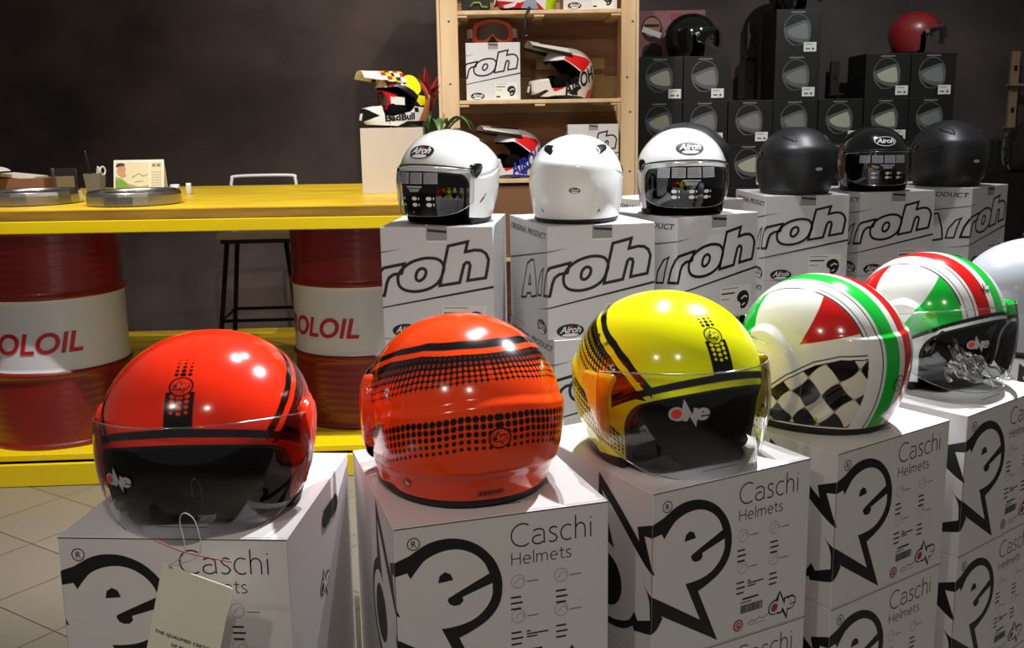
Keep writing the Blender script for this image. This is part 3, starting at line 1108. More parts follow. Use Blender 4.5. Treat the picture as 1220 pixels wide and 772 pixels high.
def paint_sport(base, dots_col=None):
    base = L3(base)
    dc = base if dots_col is None else L3(dots_col)

    def f(azd, z, x, y, sa):
        A = np.abs(azd)
        c = np.broadcast_to(base, azd.shape + (3,)).copy()
        front = (y < 0)
        zb = zbrow(A)
        # rear / side halftone
        zl = np.interp(A, [40, 47, 59, 74, 106, 134, 163, 180], [.120, .136, .161, .181, .205, .218, .222, .222])
        ztop = zl - np.interp(A, [45, 60, 100, 140], [.020, .018, .012, .010])
        zbot = np.interp(A, [45, 75, 99, 138, 165, 180], [.112, .120, .132, .167, .179, .180])
        inz = (A > 46) & (z < ztop) & (z > zbot)
        fv = (ztop - z) / np.maximum(ztop - zbot, 1e-4)
        rows = 5.6
        ry = fv * rows
        row = np.floor(ry)
        fx = azd / 3.35 + 0.5 * 0
        dx = fx - np.floor(fx) - .5
        dy = ry - row - .5
        rr = np.interp(row, [0, 1, 5], [.24, .32, .44])
        d = np.hypot(dx, dy)
        dot = (1 - sstep(rr - .06, rr + .06, d)) * (A > 66)
        c = np.where(inz[..., None], BLACK, c)
        fade = np.interp(row, [0, 1, 2, 3], [.10, .3, .7, 1.0])
        c = mix(c, dc, dot * inz * fade)
        # lower halftone: black dots on the base
        lt = np.interp(A, [58, 66, 76, 90, 103, 135, 164, 180], [.050, .060, .074, .088, .098, .127, .142, .143])
        lb = np.interp(A, [58, 66, 76, 90, 108, 141, 164, 180], [.022, .028, .030, .036, .050, .080, .094, .094])
        inl = (z < lt) & (z > lb) & (A > 60)
        fv = (lt - z) / (lt - lb)
        ry = fv * 5
        row = np.floor(ry)
        dy = ry - row - .5
        rr = np.interp(row, [0, 4], [.47, .30])
        d = np.hypot(dx, dy)
        c = mix(c, BLACK, (1 - sstep(rr - .06, rr + .06, d)) * inl)
        # side arrow flash
        zc = np.interp(A, [84, 118], [.082, .116])
        c = mix(c, BLACK, band(z, zc - .005, zc + .004) * (A > 84) * (A < 117 - np.abs(z - zc) * 900))
        # upper line
        wv = np.interp(A, [45, 60, 90, 180], [.0075, .007, .0045, .0042])
        c = mix(c, BLACK, band(z - zl, -wv, wv) * (A > 42))
        # brow band
        c = mix(c, BLACK, band(z - zb, .009, .020) * (A < 64) * front)
        c = mix(c, BLACK, (A > 46) * (A < 70) * (z < ztop) * (z > zb + .009))
        # centre strip with dots
        s = sa - SA_RING
        strip = band(x, -.0165, .0165) * front * (s > .008) * (z > zb + .01)
        c = mix(c, BLACK, strip)
        rowsp = .0072
        k = np.floor((s - .010) / rowsp)
        dy = (s - .010) - (k + .5) * rowsp
        for cx in (-.0085, 0.0, .0085):
            cyo = 0.0 if cx else .0018
            rad = np.interp(k, [0, 4], [.0030, .0018]) * (1.25 if cx == 0 else 1)
            c = mix(c, base, (1 - sstep(rad - .0005, rad + .0005, np.hypot(x - cx, dy - cyo))) * front * (k >= 0) * (k < 4) * (s > .010))
        # dots above the ring
        s2 = -s - .0148
        k = np.floor(s2 / .0062)
        dy = s2 - (k + .5) * .0062
        for cx in (-.0078, 0.0, .0078):
            rad = np.interp(k, [0, 5], [.0029, .0006]) * (1.2 if cx == 0 else .9)
            c = mix(c, BLACK, (1 - sstep(rad - .0005, rad + .0005, np.hypot(x - cx, dy))) * front * (k >= 0) * (k < 5) * (s2 > 0))
        # ring
        d = np.hypot(x, s)
        c = mix(c, base, (d < .0125) * front)
        c = mix(c, BLACK, band(d, .0120, .0142) * front)
        return c
    return f


def meridian(P=HP):
    tt = np.linspace(0, 1, 800)
    X, Y, Z = shell(np.zeros(800), tt, P)
    S = np.concatenate([[0], np.cumsum(np.hypot(np.diff(Y), np.diff(Z)))])
    return tt, S


_tt, _SS = meridian()
SA_RING = float(np.interp(float(t_of(0.0, .199)), _tt, _SS))


def inpoly(px, py, poly):
    r = np.zeros(px.shape, bool)
    n = len(poly)
    for i in range(n):
        x1, y1 = poly[i]
        x2, y2 = poly[(i + 1) % n]
        cnd = ((y1 > py) != (y2 > py))
        xi = (x2 - x1) * (py - y1) / ((y2 - y1) if abs(y2 - y1) > 1e-12 else 1e-12) + x1
        r ^= cnd & (px < xi)
    return r


def pdist(px, py, poly, closed=True):
    d = np.full(px.shape, 1e9)
    n = len(poly)
    for i in range(n if closed else n - 1):
        a = np.array(poly[i])
        b_ = np.array(poly[(i + 1) % n])
        ab = b_ - a
        t = np.clip(((px - a[0]) * ab[0] + (py - a[1]) * ab[1]) / (ab @ ab + 1e-12), 0, 1)
        d = np.minimum(d, np.hypot(px - a[0] - t * ab[0], py - a[1] - t * ab[1]))
    return d


CHK = [(58, .030), (70, .044), (81.5, .060), (101.7, .096), (120, .120), (136, .131), (154, .133), (156, .100), (157, .054), (156, .0165), (60, .0165)]


def paint_tricolour(azd, z, x, y, sa):
    A = np.abs(azd)
    white = L3((236, 237, 233))
    GREEN, RED = L3((20, 190, 58)), L3((206, 26, 24))
    c = np.broadcast_to(white, azd.shape + (3,)).copy()
    K = .14 * math.pi / 180
    # front green patch and rear red patch
    top_edge = .0665
    ax = np.abs(x)
    gf = (ax > top_edge) & (A < 63 - (z - .160) * 300) & (y < .01) & (z > zbrow(A) + .012)
    c = mix(c, GREEN, gf)
    lowb = .150 + .00050 * (A - 109)
    rr_ = (ax > top_edge) & (A > 108 + (z - .15) * 228) & (z > lowb)
    c = mix(c, RED, rr_)
    # side checkers
    pts = [(a * K, b_) for a, b_ in CHK]
    s = A * K
    ins = inpoly(s, z, pts)
    d = pdist(s, z, pts)
    ca, sa_ = math.cos(R(40)), math.sin(R(40))
    u = ((s - .20) * ca + (z - .03) * sa_) / .036
    v = (-(s - .20) * sa_ + (z - .03) * ca) / .036
    v = v + .07 * np.sin(u * 3.1)
    u = u + .05 * np.sin(v * 3.3)
    q = np.sin(np.pi * u) * np.sin(np.pi * v)
    chk = sstep(-.05, .05, q)
    c = mix(c, BLACK, ins)
    c = mix(c, L3((226, 222, 205)), ins * chk * sstep(.0015, .0022, d))
    c = mix(c, BLACK, (~ins) * band(d, .0042, .0064) * (z > .018))
    # long stripes front to back
    shift = 0.0
    xs = x - shift
    rear_low = (y > 0) & (z < .163)
    c = mix(c, white, (ax < top_edge) * 1.0)
    w = L3((236, 237, 233))
    c = mix(c, GREEN, band(xs, .0075, .038))
    c = mix(c, RED, band(xs, -.038, -.0075))
    ln = band(ax, .0432, .0452) + band(ax, .0583, .0597) * (~rear_low) + band(ax, .0640, .0665) * (~rear_low) * (A > 20) * (A < 170) * (z > .165)
    c = mix(c, BLACK, np.clip(ln, 0, 1))
    # brow band
    zb = zbrow(A, .136, .034)
    c = mix(c, BLACK, band(z - zb, .006, .0135) * (A < 72) * (y < .02))
    c = mix(c, w, (z - zb < .006) * (A < 72) * (y < .02))
    return c


def bump_tricolour(azd, z):
    A = np.abs(azd)
    K = .14 * math.pi / 180
    d = np.hypot((A - 76) * K, (z - .088))
    b1 = .010 * (1 - sstep(.070, .086, d)) * sstep(-.030, .010, z - .03)
    # swept air channels in the checker field
    pts = [(118 * K, .035), (138 * K, .075)]
    d2 = pdist(A * K, z, pts, False)
    b2 = -.007 * (1 - sstep(.004, .016, d2))
    b3 = .004 * sstep(.168, .160, z) * sstep(128, 150, A)
    return b1 + b2 + b3


def bump_sport(azd, z):
    A = np.abs(azd)
    # soft ledge that runs round the back of the shell
    ledge = np.interp(A, [90, 120, 165, 180], [.10, .135, .158, .160])
    b1 = .0045 * (1 - sstep(ledge - .010, ledge + .004, z)) * sstep(95, 125, A)
    lo = np.interp(A, [80, 110, 180], [.04, .045, .06])
    b2 = -.004 * (1 - sstep(lo - .012, lo + .006, z)) * sstep(85, 110, A)
    return b1 + b2


def bump_plain(azd, z):
    A = np.abs(azd)
    b1 = .006 * np.exp(-((z - .165) / .022) ** 2) * sstep(105, 140, A)
    edge = np.interp(A, [60, 100, 140], [.12, .13, .15])
    b2 = -.003 * band(z, edge - .002, edge + .002, .002) * sstep(70, 80, A) * (1 - sstep(120, 135, A))
    return b1 + b2


def add_grid(mb, X, Y, Z, keep, m, col=None, closed=True):
    nt_, na = X.shape
    V = np.stack([X, Y, Z], -1).reshape(-1, 3)
    i, j = np.meshgrid(np.arange(nt_ - 1), np.arange(na if closed else na - 1), indexing='ij')
    j2 = (j + 1) % na
    k = keep[:-1, :][:, :] if False else None
    a, b_, c, d = i * na + j, i * na + j2, (i + 1) * na + j2, (i + 1) * na + j
    kf = keep.reshape(-1)
    ok = (kf[a] | kf[b_] | kf[c] | kf[d])
    F = np.stack([a[ok], d[ok], c[ok], b_[ok]], -1)
    used = np.unique(F)
    remap = np.full(len(V), -1)
    remap[used] = np.arange(len(used))
    mb.add(V[used], remap[F].tolist(), m, True, None if col is None else col.reshape(-1, 3)[used])
    return mb


def jet_helmet(name_label, loc, yaw, sc, hz, paint=None, solid=None, op=(60, .130, .034), res=(500, 170), bump=None,
               visor=None, pods=None, trim='black_rubber', cat='helmet', decals=None, name='open_face_helmet', P=HP, group=None, trimr=.0032):
    t_ = thing(name, name_label, cat, loc, R(yaw), group)
    S3 = np.array([sc, sc, sc * hz])
    g = opening(*op)
    na, ntt = res
    azv = np.linspace(-np.pi, np.pi, na, endpoint=False)
    tv = np.concatenate([np.linspace(0.0005, 1, ntt)])
    AZ, T = np.meshgrid(azv, tv)
    _, _, Z = shell(AZ, T, P)
    gv = g(AZ, Z)
    keep = gv >= 0
    # snap border vertices to the edge of the opening
    e = 1e-4
    gx = (g(AZ + e / .14, Z) - gv) / e
    gz = (g(AZ, Z + e) - gv) / e
    inside = (gv < 0) & (gv > -.02)
    AZs = np.where(inside, AZ - gv * gx / .14, AZ)
    Zs = np.where(inside, Z - gv * gz, Z)
    Ts = np.where(inside, t_of(AZs, Zs, P), T)
    X, Y, Z2 = shell(AZs, Ts, P, 0, bump)
    sa = np.interp(Ts, _tt, _SS)
    mb = MB()
    if paint:
        X0, Y0, Z0 = shell(AZs, Ts, P)
        col = paint(np.degrees(AZs), Z0, X0, Y0, sa)
        add_grid(mb, X, Y, Z2, keep, 'paint', col)
    else:
        add_grid(mb, X, Y, Z2, keep, solid)
    for (gr, az0, z0, m, off, rot) in (decals or []):
        V, F = wrap(gr, az0, z0, P, off, rot=rot, bump=bump)
        mb.add(V, F, m)
    for k in range(len(mb.V)):
        mb.V[k] = mb.V[k] * S3
    mb.build('shell', t_, color=bool(paint))
    # inner liner
    na2, nt2 = 140, 60
    AZ, T = np.meshgrid(np.linspace(-np.pi, np.pi, na2, endpoint=False), np.linspace(0.001, 1, nt2))
    X, Y, Z = shell(AZ, T, P, -.014)
    Z0 = shell(AZ, T, P)[2]
    gv = g(AZ, Z0)
    inside = gv < .001
    gx = (g(AZ + e / .14, Z0) - gv) / e
    gz = (g(AZ, Z0 + e) - gv) / e
    AZs = np.where(inside & (gv > -.03), AZ - (gv - .001) * gx / .14, AZ)
    Zs = np.where(inside & (gv > -.03), Z0 - (gv - .001) * gz, Z0)
    X, Y, Z = shell(AZs, np.where(inside, t_of(AZs, Zs, P), T), P, -.014)
    mb = MB()
    add_grid(mb, X, Y, Z, ~inside, 'padding')
    # cheek pads
    for sgn in (-1, 1):
        a0 = R(op[0] + 12) * sgn
        p = Vector((math.sin(a0) * (P['a'] - .034), -math.cos(a0) * (P['f'] - .034), .062))
        mb.ball(p, (.018, .036, .048), 'padding', 12, Matrix.Rotation(a0 * 0.35, 3, 'Z'))
    V = []
    for a in np.linspace(-np.pi, np.pi, 60, endpoint=False):
        x, y, z = shell(np.array([a]), np.array([1.0]), P, -.016)
        V.append((float(x[0]), max(float(y[0]), -.098), .006))
    mb.add(V, [tuple(range(60))], 'padding')
    mb.V = [v * S3 for v in mb.V]
    mb.build('liner', t_)
    # neck roll
    mb = MB()
    pts, rads = [], []
    for a in np.linspace(R(op[0] + 4), 2 * np.pi - R(op[0] + 4), 60):
        x, y, z = shell(np.array([a]), np.array([1.0]), P, -.012)
        pts.append((float(x[0]), float(y[0]), .0125))
    mb.tube(pts, .0122, 'black_rubber', 10)
    mb.V = [v * S3 for v in mb.V]
    mb.build('neck_roll', t_)
    # edge trim round the opening
    hw = R(op[0])
    rc = .03
    path = []
    s_hw = hw * .14
    pp = [(s_hw, z) for z in np.linspace(.030, op[1] - rc - .001, 10)] + \
         [(s_hw - rc + rc * math.cos(a), op[1] - rc + rc * math.sin(a)) for a in np.linspace(0, math.pi / 2, 9)] + \
         [(s, op[1]) for s in np.linspace(s_hw - rc - .004, 0, 12)]
    pp = pp + [(-s, z) for s, z in pp[::-1][1:]]
    for s, zz in pp:
        a = s / .14
        z = zz - op[2] * (a / R(60)) ** 2
        z = max(z, .0265)
        x, y, z_ = shell(np.array([a]), t_of(np.array([a]), np.array([z]), P), P, -.0062, bump)
        path.append((float(x[0]), float(y[0]), float(z_[0])))
    # dip-dependent lower end stays at the rim
    mb = MB().tube(path, .0056, trim, 8)
    mb.V = [v * S3 for v in mb.V]
    mb.build('edge_trim', t_)
    if visor:
        make_visor(t_, S3, P, **visor)
    for pd in (pods or []):
        make_pod(t_, S3, P, bump, **pd)
    return t_


def visor_pt(a, z, P, of, oa, zc=.10, hh=.205):
    k = np.sqrt(np.maximum(1 - ((z - zc) / hh) ** 2, .05))
    n = 2.1
    s_, c_ = np.abs(np.sin(a)), np.abs(np.cos(a))
    rho = 1 / ((s_ / (P['a'] + oa)) ** n + (c_ / (P['f'] + of)) ** n) ** (1 / n)
    return rho * k * np.sin(a), -rho * k * np.cos(a), z


def make_visor(par, S3, P, A=78, ztop=.158, zside_t=.135, zside_b=.075, zb=0.0, of=.02, oa=.008, m='visor_clear', stickers=None, marks=None, knob=True, power=2.4, hh=.205, edge=True, knobm='black_gloss', knobr=.014, zc=.10):
    na, nz = 72, 26
    al = np.linspace(-R(A), R(A), na)
    u = np.abs(al) / R(A)
    zt_ = ztop + (zside_t - ztop) * u ** 2.2
    zl = zb + (zside_b - zb) * u ** power
    AL, K = np.meshgrid(al, np.linspace(0, 1, nz))
    Z = zt_[None, :] * (1 - K) + zl[None, :] * K
    X, Y, Z = visor_pt(AL, Z, P, of, oa, zc, hh)
    mb = MB()
    add_grid(mb, X, Y, Z, np.ones_like(X, bool), m, closed=False)
    mb.V = [v * S3 for v in mb.V]
    ob = mb.build('visor', par)
    # rim bead of the visor
    bd = MB()
    ring = [(X[0, i], Y[0, i], Z[0, i]) for i in range(na)] + [(X[k, -1], Y[k, -1], Z[k, -1]) for k in range(1, nz)] + \
           [(X[-1, i], Y[-1, i], Z[-1, i]) for i in range(na - 2, -1, -1)] + [(X[k, 0], Y[k, 0], Z[k, 0]) for k in range(nz - 2, 0, -1)]
    bd.tube(ring, .0011, 'visor_edge', 6, closed=True)
    bd.V = [v * S3 for v in bd.V]
    bd.build('visor_rim', ob)
    groups = []
    for e_ in (stickers or []):
        if e_[4] < .00095 or not groups or (e_[3] == 'ink' and e_[4] < .00105):
            groups.append([])
        groups[-1].append(e_)
    for grp in groups:
      sg = MB()
      for gr, a0, z0, mm, off in grp:
        g = cut2d(gr, xs=np.arange(-.12, .12, .006))
        px = np.array([p[0] for p in g[0]])
        py = np.array([p[1] for p in g[0]])
        x, y, z = visor_pt(R(a0) + px / (P['f'] + of - .01), z0 + py, P, of + off, oa + off, zc, hh)
        sg.add(np.stack([x, y, z], 1), g[1], mm)
      if sg.n:
        sg.V = [v * S3 for v in sg.V]
        sg.build('visor_sticker', ob)
    if knob:
        for sgn in (-1, 1):
            kb = MB()
            a = R(A - 3) * sgn
            zc = (zside_t + zside_b) / 2
            x, y, z = visor_pt(np.array([a]), np.array([zc]), P, of + .002, oa + .002)
            n = Vector((math.sin(a), -math.cos(a), 0)).normalized()
            c = Vector((float(x[0]), float(y[0]), zc))
            kb.tube([c - n * .008, c + n * .004, c + n * .0055], [knobr, knobr, knobr * .6], knobm, 20)
            kb.V = [v * S3 for v in kb.V]
            kb.build('visor_knob', par)
    return ob


def make_pod(par, S3, P, bump, pts=None, off=.012, m='orange_gloss', name='hinge_cover', base=-.004):
    """raised cover over the visor hinge: outline given as (az deg, z)"""
    cp = catmull(pts, 5)
    K = .14 * math.pi / 180
    g = poly2d([[(a * K, z) for a, z in cp]])
    xs = [p[0] for p in g[0]]
    ys = [p[1] for p in g[0]]
    g = cut2d(g, xs=np.arange(min(xs) + .005, max(xs), .005), ys=np.arange(min(ys) + .005, max(ys), .005))
    s = np.array([p[0] for p in g[0]])
    z = np.array([p[1] for p in g[0]])
    d = pdist(s, z, [(a * K, zz) for a, zz in cp])
    az = s / .14
    o_ = base + (off - base) * (1 - (1 - np.clip(d / .007, 0, 1)) ** 2) ** .5
    x, y, zz = shell(az, t_of(az, z, P), P, o_, None)
    mb = MB().add(np.stack([x, y, zz], 1), g[1], m, True)
    mb.V = [v * S3 for v in mb.V]
    mb.build(name, par)


def brand_decals(w, az0, z0, light='logo_white', out='ink', disc='logo_red', off=.0012, rot=0.0):
    a, b_, c = small_mark(w, 0, 0, -1.0)
    return [(a, az0, z0, out, off, rot), (b_, az0, z0, light, off + .0005, rot), (c, az0, z0, disc, off + .0010, rot)]


def visor_brand(w, a0, z0):
    a, b_, c = small_mark(w, 0, 0, -1.0)
    a2 = xf(a, 1.0)
    return [(a2, a0, z0, 'ink', .0010), (b_, a0, z0, 'logo_grey', .0016), (c, a0, z0, 'logo_red', .0022)]


HIRES = (1150, 400)
ringmark = lambda base: brand_decals(.020, 0, .199, base, 'ink', 'ink')
mat('red_flat', (245, 50, 16), 0.3)
mat('yellow_flat', (236, 240, 4), 0.3)
mat('orange_flat', (252, 70, 14), 0.3)

# red helmet (front left)
jet_helmet('glossy red open-face helmet with clear visor on the leftmost front carton, facing forward', (-0.375, 1.21, .9276), 2, .976, .869,
           paint=paint_sport((246, 46, 14)), bump=bump_sport, res=HIRES,
           visor=dict(A=80, ztop=.158, zside_t=.132, zside_b=.060, zb=-.016, of=.022, oa=.007, knob=False, power=2.0,
                      stickers=visor_brand(.044, -26, .084)),
           pods=[dict(pts=[(s * 70, .128), (s * 80, .150), (s * 94, .142), (s * 94, .105), (s * 84, .060), (s * 74, .028), (s * 70, .05), (s * 73, .09)], off=.008, m='orange_gloss') for s in (-1, 1)],
           decals=ringmark('red_flat'))

# orange helmet (rear view)
ab = text2d('AIRFLOW', 0.010, 0.02, 0.2)
jet_helmet('orange open-face helmet with black dot pattern turned backwards on the second front carton', (-0.065, 1.26, .9276), 199.5, .953, .923,
           paint=paint_sport((252, 70, 14)), bump=bump_sport, res=HIRES,
           visor=dict(A=80, ztop=.160, zside_t=.150, zside_b=.060, zb=-.005, of=.022, oa=.007, knob=False),
           pods=[dict(pts=[(s * 68, .150), (s * 80, .165), (s * 90, .140), (s * 92, .105), (s * 84, .070), (s * 76, .055), (s * 70, .08), (s * 73, .115)], off=.010, m='sport_orange') for s in (-1, 1)],
           decals=[(ring2d((0, 0), .0132, .0018), 180, .111, 'ink', .0012, 0), (disc2d((0, 0), .0124), 180, .111, 'orange_flat', .0008, 0)] + brand_decals(.021, 180, .111, 'orange_flat', 'ink', 'ink')
           + [(join2d(stroke([(-.016, -.004), (.016, -.004), (.016, .004), (-.016, .004)], .0009), *[rect2d(-.014 + .0048 * k, -.0025, -.0105 + .0048 * k, .0025) for k in range(6)]), 178, .026, 'ink', .001, .05),
              (disc2d((0, 0), .0045), 128, .035, 'chrome', .002, 0), (ring2d((0, 0), .005, .0012), 128, .035, 'ink', .0022, 0)])

# yellow helmet
jet_helmet('bright yellow open-face helmet with black dotted strip and clear visor, turned to the right', (0.214, 1.37, .9276), 25, .948, .959,
           paint=paint_sport((236, 240, 4)), bump=bump_sport, res=HIRES,
           visor=dict(A=80, ztop=.158, zside_t=.145, zside_b=.050, zb=-.004, of=.024, oa=.007, knob=False,
                      stickers=visor_brand(.054, -23, .103)),
           pods=[dict(pts=[(s * 66, .141), (s * 84, .140), (s * 101, .133), (s * 94, .090), (s * 82, .052), (s * 74, .042), (s * 71, .07), (s * 72, .10)], off=.006, m='amber_gloss') for s in (-1, 1)],
           decals=ringmark('yellow_flat') + [(xf(text2d('COBI', .0085, .02), 1.0, -.006, -.003), -86, .176, 'ink', .0012, R(38)), (disc2d((0, 0), .003, .0045), -97, .186, 'ink', .0012, 0)])

# tricolour helmets
jet_helmet('white, green and red helmet with black and cream checkered sides, seen from its back', (0.468, 1.51, .9276), -140, .874, 1.038,
           paint=paint_tricolour, bump=bump_tricolour, res=HIRES, op=(60, .136, .034),
           visor=dict(A=84, ztop=.160, zside_t=.145, zside_b=.06, zb=.012, of=.022, oa=.010, knob=False),
           decals=[(ring2d((0, 0), .0125, .0014), 178, .088, 'ink', .0014, 0)] + brand_decals(.019, 178, .088, 'logo_white', 'ink', 'ink')
           + [(disc2d((0, 0), .004), 122, .028, 'chrome', .003, 0), (join2d(stroke([(-.006, -.004), (.004, .005)], .0016, False), stroke([(.002, -.006), (.010, .001)], .0016, False)), 92, .066, 'ink', .002, 0)])
jet_helmet('white, green and red striped helmet with clear visor facing right, beside the checkered one', (0.729, 1.74, .9276), 31, .876, 1.031,
           paint=paint_tricolour, bump=bump_tricolour, res=HIRES, op=(60, .136, .034),
           visor=dict(A=84, ztop=.164, zside_t=.140, zside_b=.070, zb=.004, of=.026, oa=.010, knob=False, stickers=visor_brand(.042, -22, .100)),
           decals=brand_decals(.022, 0, .192, 'logo_white', 'ink', 'ink'))
# crumpled protective film left inside the striped helmet's visor
h5 = [o for o in COL.objects if o.get('label', '').startswith('white, green and red striped')][0]
V, F = [], []
nf = 16
for j in range(nf + 1):
    for i in range(nf + 1):
        a, b_ = i / nf, j / nf
        p = Vector((-.062, -.088, .095)) * (1 - a) * (1 - b_) + Vector((.052, -.128, .020)) * a * (1 - b_) + Vector((-.050, -.075, .020)) * (1 - a) * b_ + Vector((.030, -.115, .006)) * a * b_
        p.z += .004 * math.sin(a * 17 + b_ * 9) + .003 * math.sin(b_ * 23 - a * 5)
        p.y += .005 * math.sin(a * 11 - b_ * 19)
        V.append(tuple(p))
for j in range(nf):
    for i in range(nf):
        q = j * (nf + 1) + i
        F.append((q, q + 1, q + nf + 2, q + nf + 1))
clear_mat('film', (0.8, 0.8, 0.8), 0.22, rough=0.12)
MB().add(V, F, 'film').build('protective_film', h5)

# silver
sil = jet_helmet('plain pearl silver helmet cut off by the right edge, behind the striped one', (1.03, 1.96, .9276), 100, 1.0, .891, solid='silver_gloss', res=(300, 120),
                 visor=dict(A=70, ztop=.16, zb=.03, of=.02, knob=True))


# middle-row helmets
def airoh_stickers():
    out = []
    rr = random.Random(5)
    for k, x in enumerate((-.075, -.034, .006, .046)):
        r = rect2d(-.0175, -.014, .0175, .014)
        out.append((xf(r, 1, x, 0), 0, .124, 'decal_grey', .0008))
        for j in range(7):
            y = -.0115 + j * .0036
            xx = -.016
            segs = []
            while xx < .013:
                w = rr.uniform(.002, .006)
                segs.append(rect2d(xx, y, min(xx + w, .016), y + .0014))
                xx += w + rr.uniform(.001, .002)
            out.append((xf(join2d(*segs), 1, x, 0), 0, .124, 'ink', .0014))
    out.append((join2d(rect2d(-.023, .006, .023, .010), rect2d(-.018, .0015, .018, .0035), rect2d(-.014, -.0015, .014, .0005), rect2d(-.014, -.0045, .014, -.0025)), 0, .094, 'decal_grey', .0008))
    for x in (-.045, 0, .040):
        for y in (0, -.016):
            out.append((join2d(xf(disc2d((0, 0), .0075, .005), 1, x, y), xf(rect2d(.011, -.003, .014, .003), 1, x, y)), 0, .072, 'logo_white', .0008))
    return out


def shell_badge(az, z, dark=False, s=1.0):
    out = []
    base = 0.0
    if dark:
        out.append((ring2d((0, 0), .026 * s, .0022, .014 * s), az, z, 'logo_white', .001, 0))
        t = text2d('Airoh', .020 * s, .02, .3, .9, 1.0, 'CENTER')
        out.append((xf(t, 1, 0, -.006 * s), az, z, 'logo_white', .0014, 0))
        return out
    for k, (g, m) in enumerate(oval_badge(0, 0, .027 * s, .0145 * s, -1.0)):
        out.append((g, az, z, m, .001 + .0004 * k, 0))
    return out


def fmap(lst):
    return lst


def seam_line(m='ink', z0=.150, w=.003, dip=.012, A=64):
    al = np.linspace(-A, A, 60)
    return al


def add_seam(par, S3, P, m, z0, dip, A, bump, r=.0022, az_c=0):
    pts = []
    for a in np.linspace(-A, A, 50):
        z = z0 - dip * (a / 60.0) ** 2
        x, y, z_ = shell(np.array([R(a)]), t_of(np.array([R(a)]), np.array([z]), P), P, .0006, bump)
        pts.append((float(x[0]) * S3[0], float(y[0]) * S3[1], float(z_[0]) * S3[2]))
    MB().tube(pts, r, m, 6).build('brow_seam', par)


AOP = (62, .142, .012)


def airoh_helmet(label, loc, yaw, sc, hz, solid, visor=True, dark=False, badge_front=True):
    dec = []
    if badge_front:
        dec += shell_badge(0, .190, dark, 1.45)
    rb = shell_badge(180, .096, False, .55)
    if dark:
        rb = [(disc2d((0, 0), .013, .006), 180, .096, 'decal_grey', .001, 0)]
    dec += rb
    # rear drain slots
    for a in (138, -152):
        dec.append((rect2d(-.002, -.005, .002, .005), a, .038, 'ink', .001, R(20 if a > 0 else -20)))
    h = jet_helmet(label, loc, yaw, sc, hz, solid=solid, op=AOP, res=(320, 130), bump=bump_plain,
                   visor=dict(A=66, ztop=.152, zside_t=.142, zside_b=.062, zb=.026, of=.010, oa=.005, m='visor_dark' if dark else 'visor_clear', knob=False, stickers=airoh_stickers(), power=3.5) if visor else None,
                   decals=dec)
    S3 = np.array([sc, sc, sc * hz])
    add_seam(h, S3, HP, 'ink', .158, .012, 66, bump_plain)
    # pivot covers, side vents, top scoops
    for s in (-1, 1):
        make_pod(h, S3, HP, bump_plain, pts=[(s * 64, .156), (s * 84, .158), (s * 82, .138), (s * 72, .120), (s * 64, .132)], off=.004, m='black_gloss', name='visor_pivot')
        make_pod(h, S3, HP, bump_plain, pts=[(s * 76, .055), (s * 84, .060), (s * 98, .100), (s * 92, .088), (s * 82, .070)], off=.002, m='chrome_dark', name='side_vent')
        make_pod(h, S3, HP, bump_plain, pts=[(s * 114, .218), (s * 146, .216), (s * 150, .188), (s * 138, .196), (s * 122, .206)], off=.003, m='chrome_dark' if not dark else 'black_rubber', name='top_vent')
    return h


airoh_helmet('glossy white helmet with stickered visor on the carton nearest the counter, facing left', (-0.157, 2.64, 1.1317), -34, .948, 1.008, 'white_gloss')
airoh_helmet('glossy white helmet turned backwards, between the two other white ones', (0.169, 2.62, 1.1317), 175, .949, .932, 'white_gloss')
airoh_helmet('glossy white helmet facing straight forward with six oval stickers on its visor', (0.466, 2.79, 1.1317), 2, .95, .979, 'white_gloss')
airoh_helmet('matt black helmet turned backwards, left of the shiny stickered black one', (0.968, 3.47, 1.1317), -166, .976, .92, 'black_matt', dark=True, badge_front=False)
airoh_helmet('glossy black helmet facing forward with pale stickers on its dark visor', (1.26, 3.57, 1.1317), 1, .947, .939, 'black_gloss', dark=True)
airoh_helmet('matt black helmet turned backwards, right of the shiny stickered black one', (1.599, 3.75, 1.1317), -164, .988, .962, 'black_matt', dark=True, badge_front=False)
airoh_helmet('matt black helmet half hidden behind the forward-facing white helmet', (0.565, 3.31, 1.1317), -150, 1.0, .98, 'black_matt', dark=True, badge_front=False)
airoh_helmet('matt black helmet cut off by the right edge on a black carton', (2.36, 4.60, 1.1317), -150, 1.0, .95, 'black_matt', dark=True, badge_front=False)


# ------------------------------------------------------------------ off-road helmets
MXP = dict(a=.120, f=.118, b=.145, ze=.125, h=.125, kf=.0, ks=.08, kb=.16, zr=.004)
MX_OPEN = [(.30, .178), (.070, .182), (.040, .186), (.010, .165), (-.040, .128), (-.032, .088), (-.015, .072), (.060, .052), (.098, .052), (.112, .098), (.30, .098)]


def mx_shape(az, t, off=0.0):
    x, y, z = shell(az, t, MXP, off)
    A = np.abs(np.degrees(az))
    e = .062 * (1 - sstep(.085, .105, z)) * (1 - sstep(20, 82, A)) * (.55 + .45 * sstep(0, .045, z))
    k = 1 - .30 * e / .062
    return x * k, y - e, z


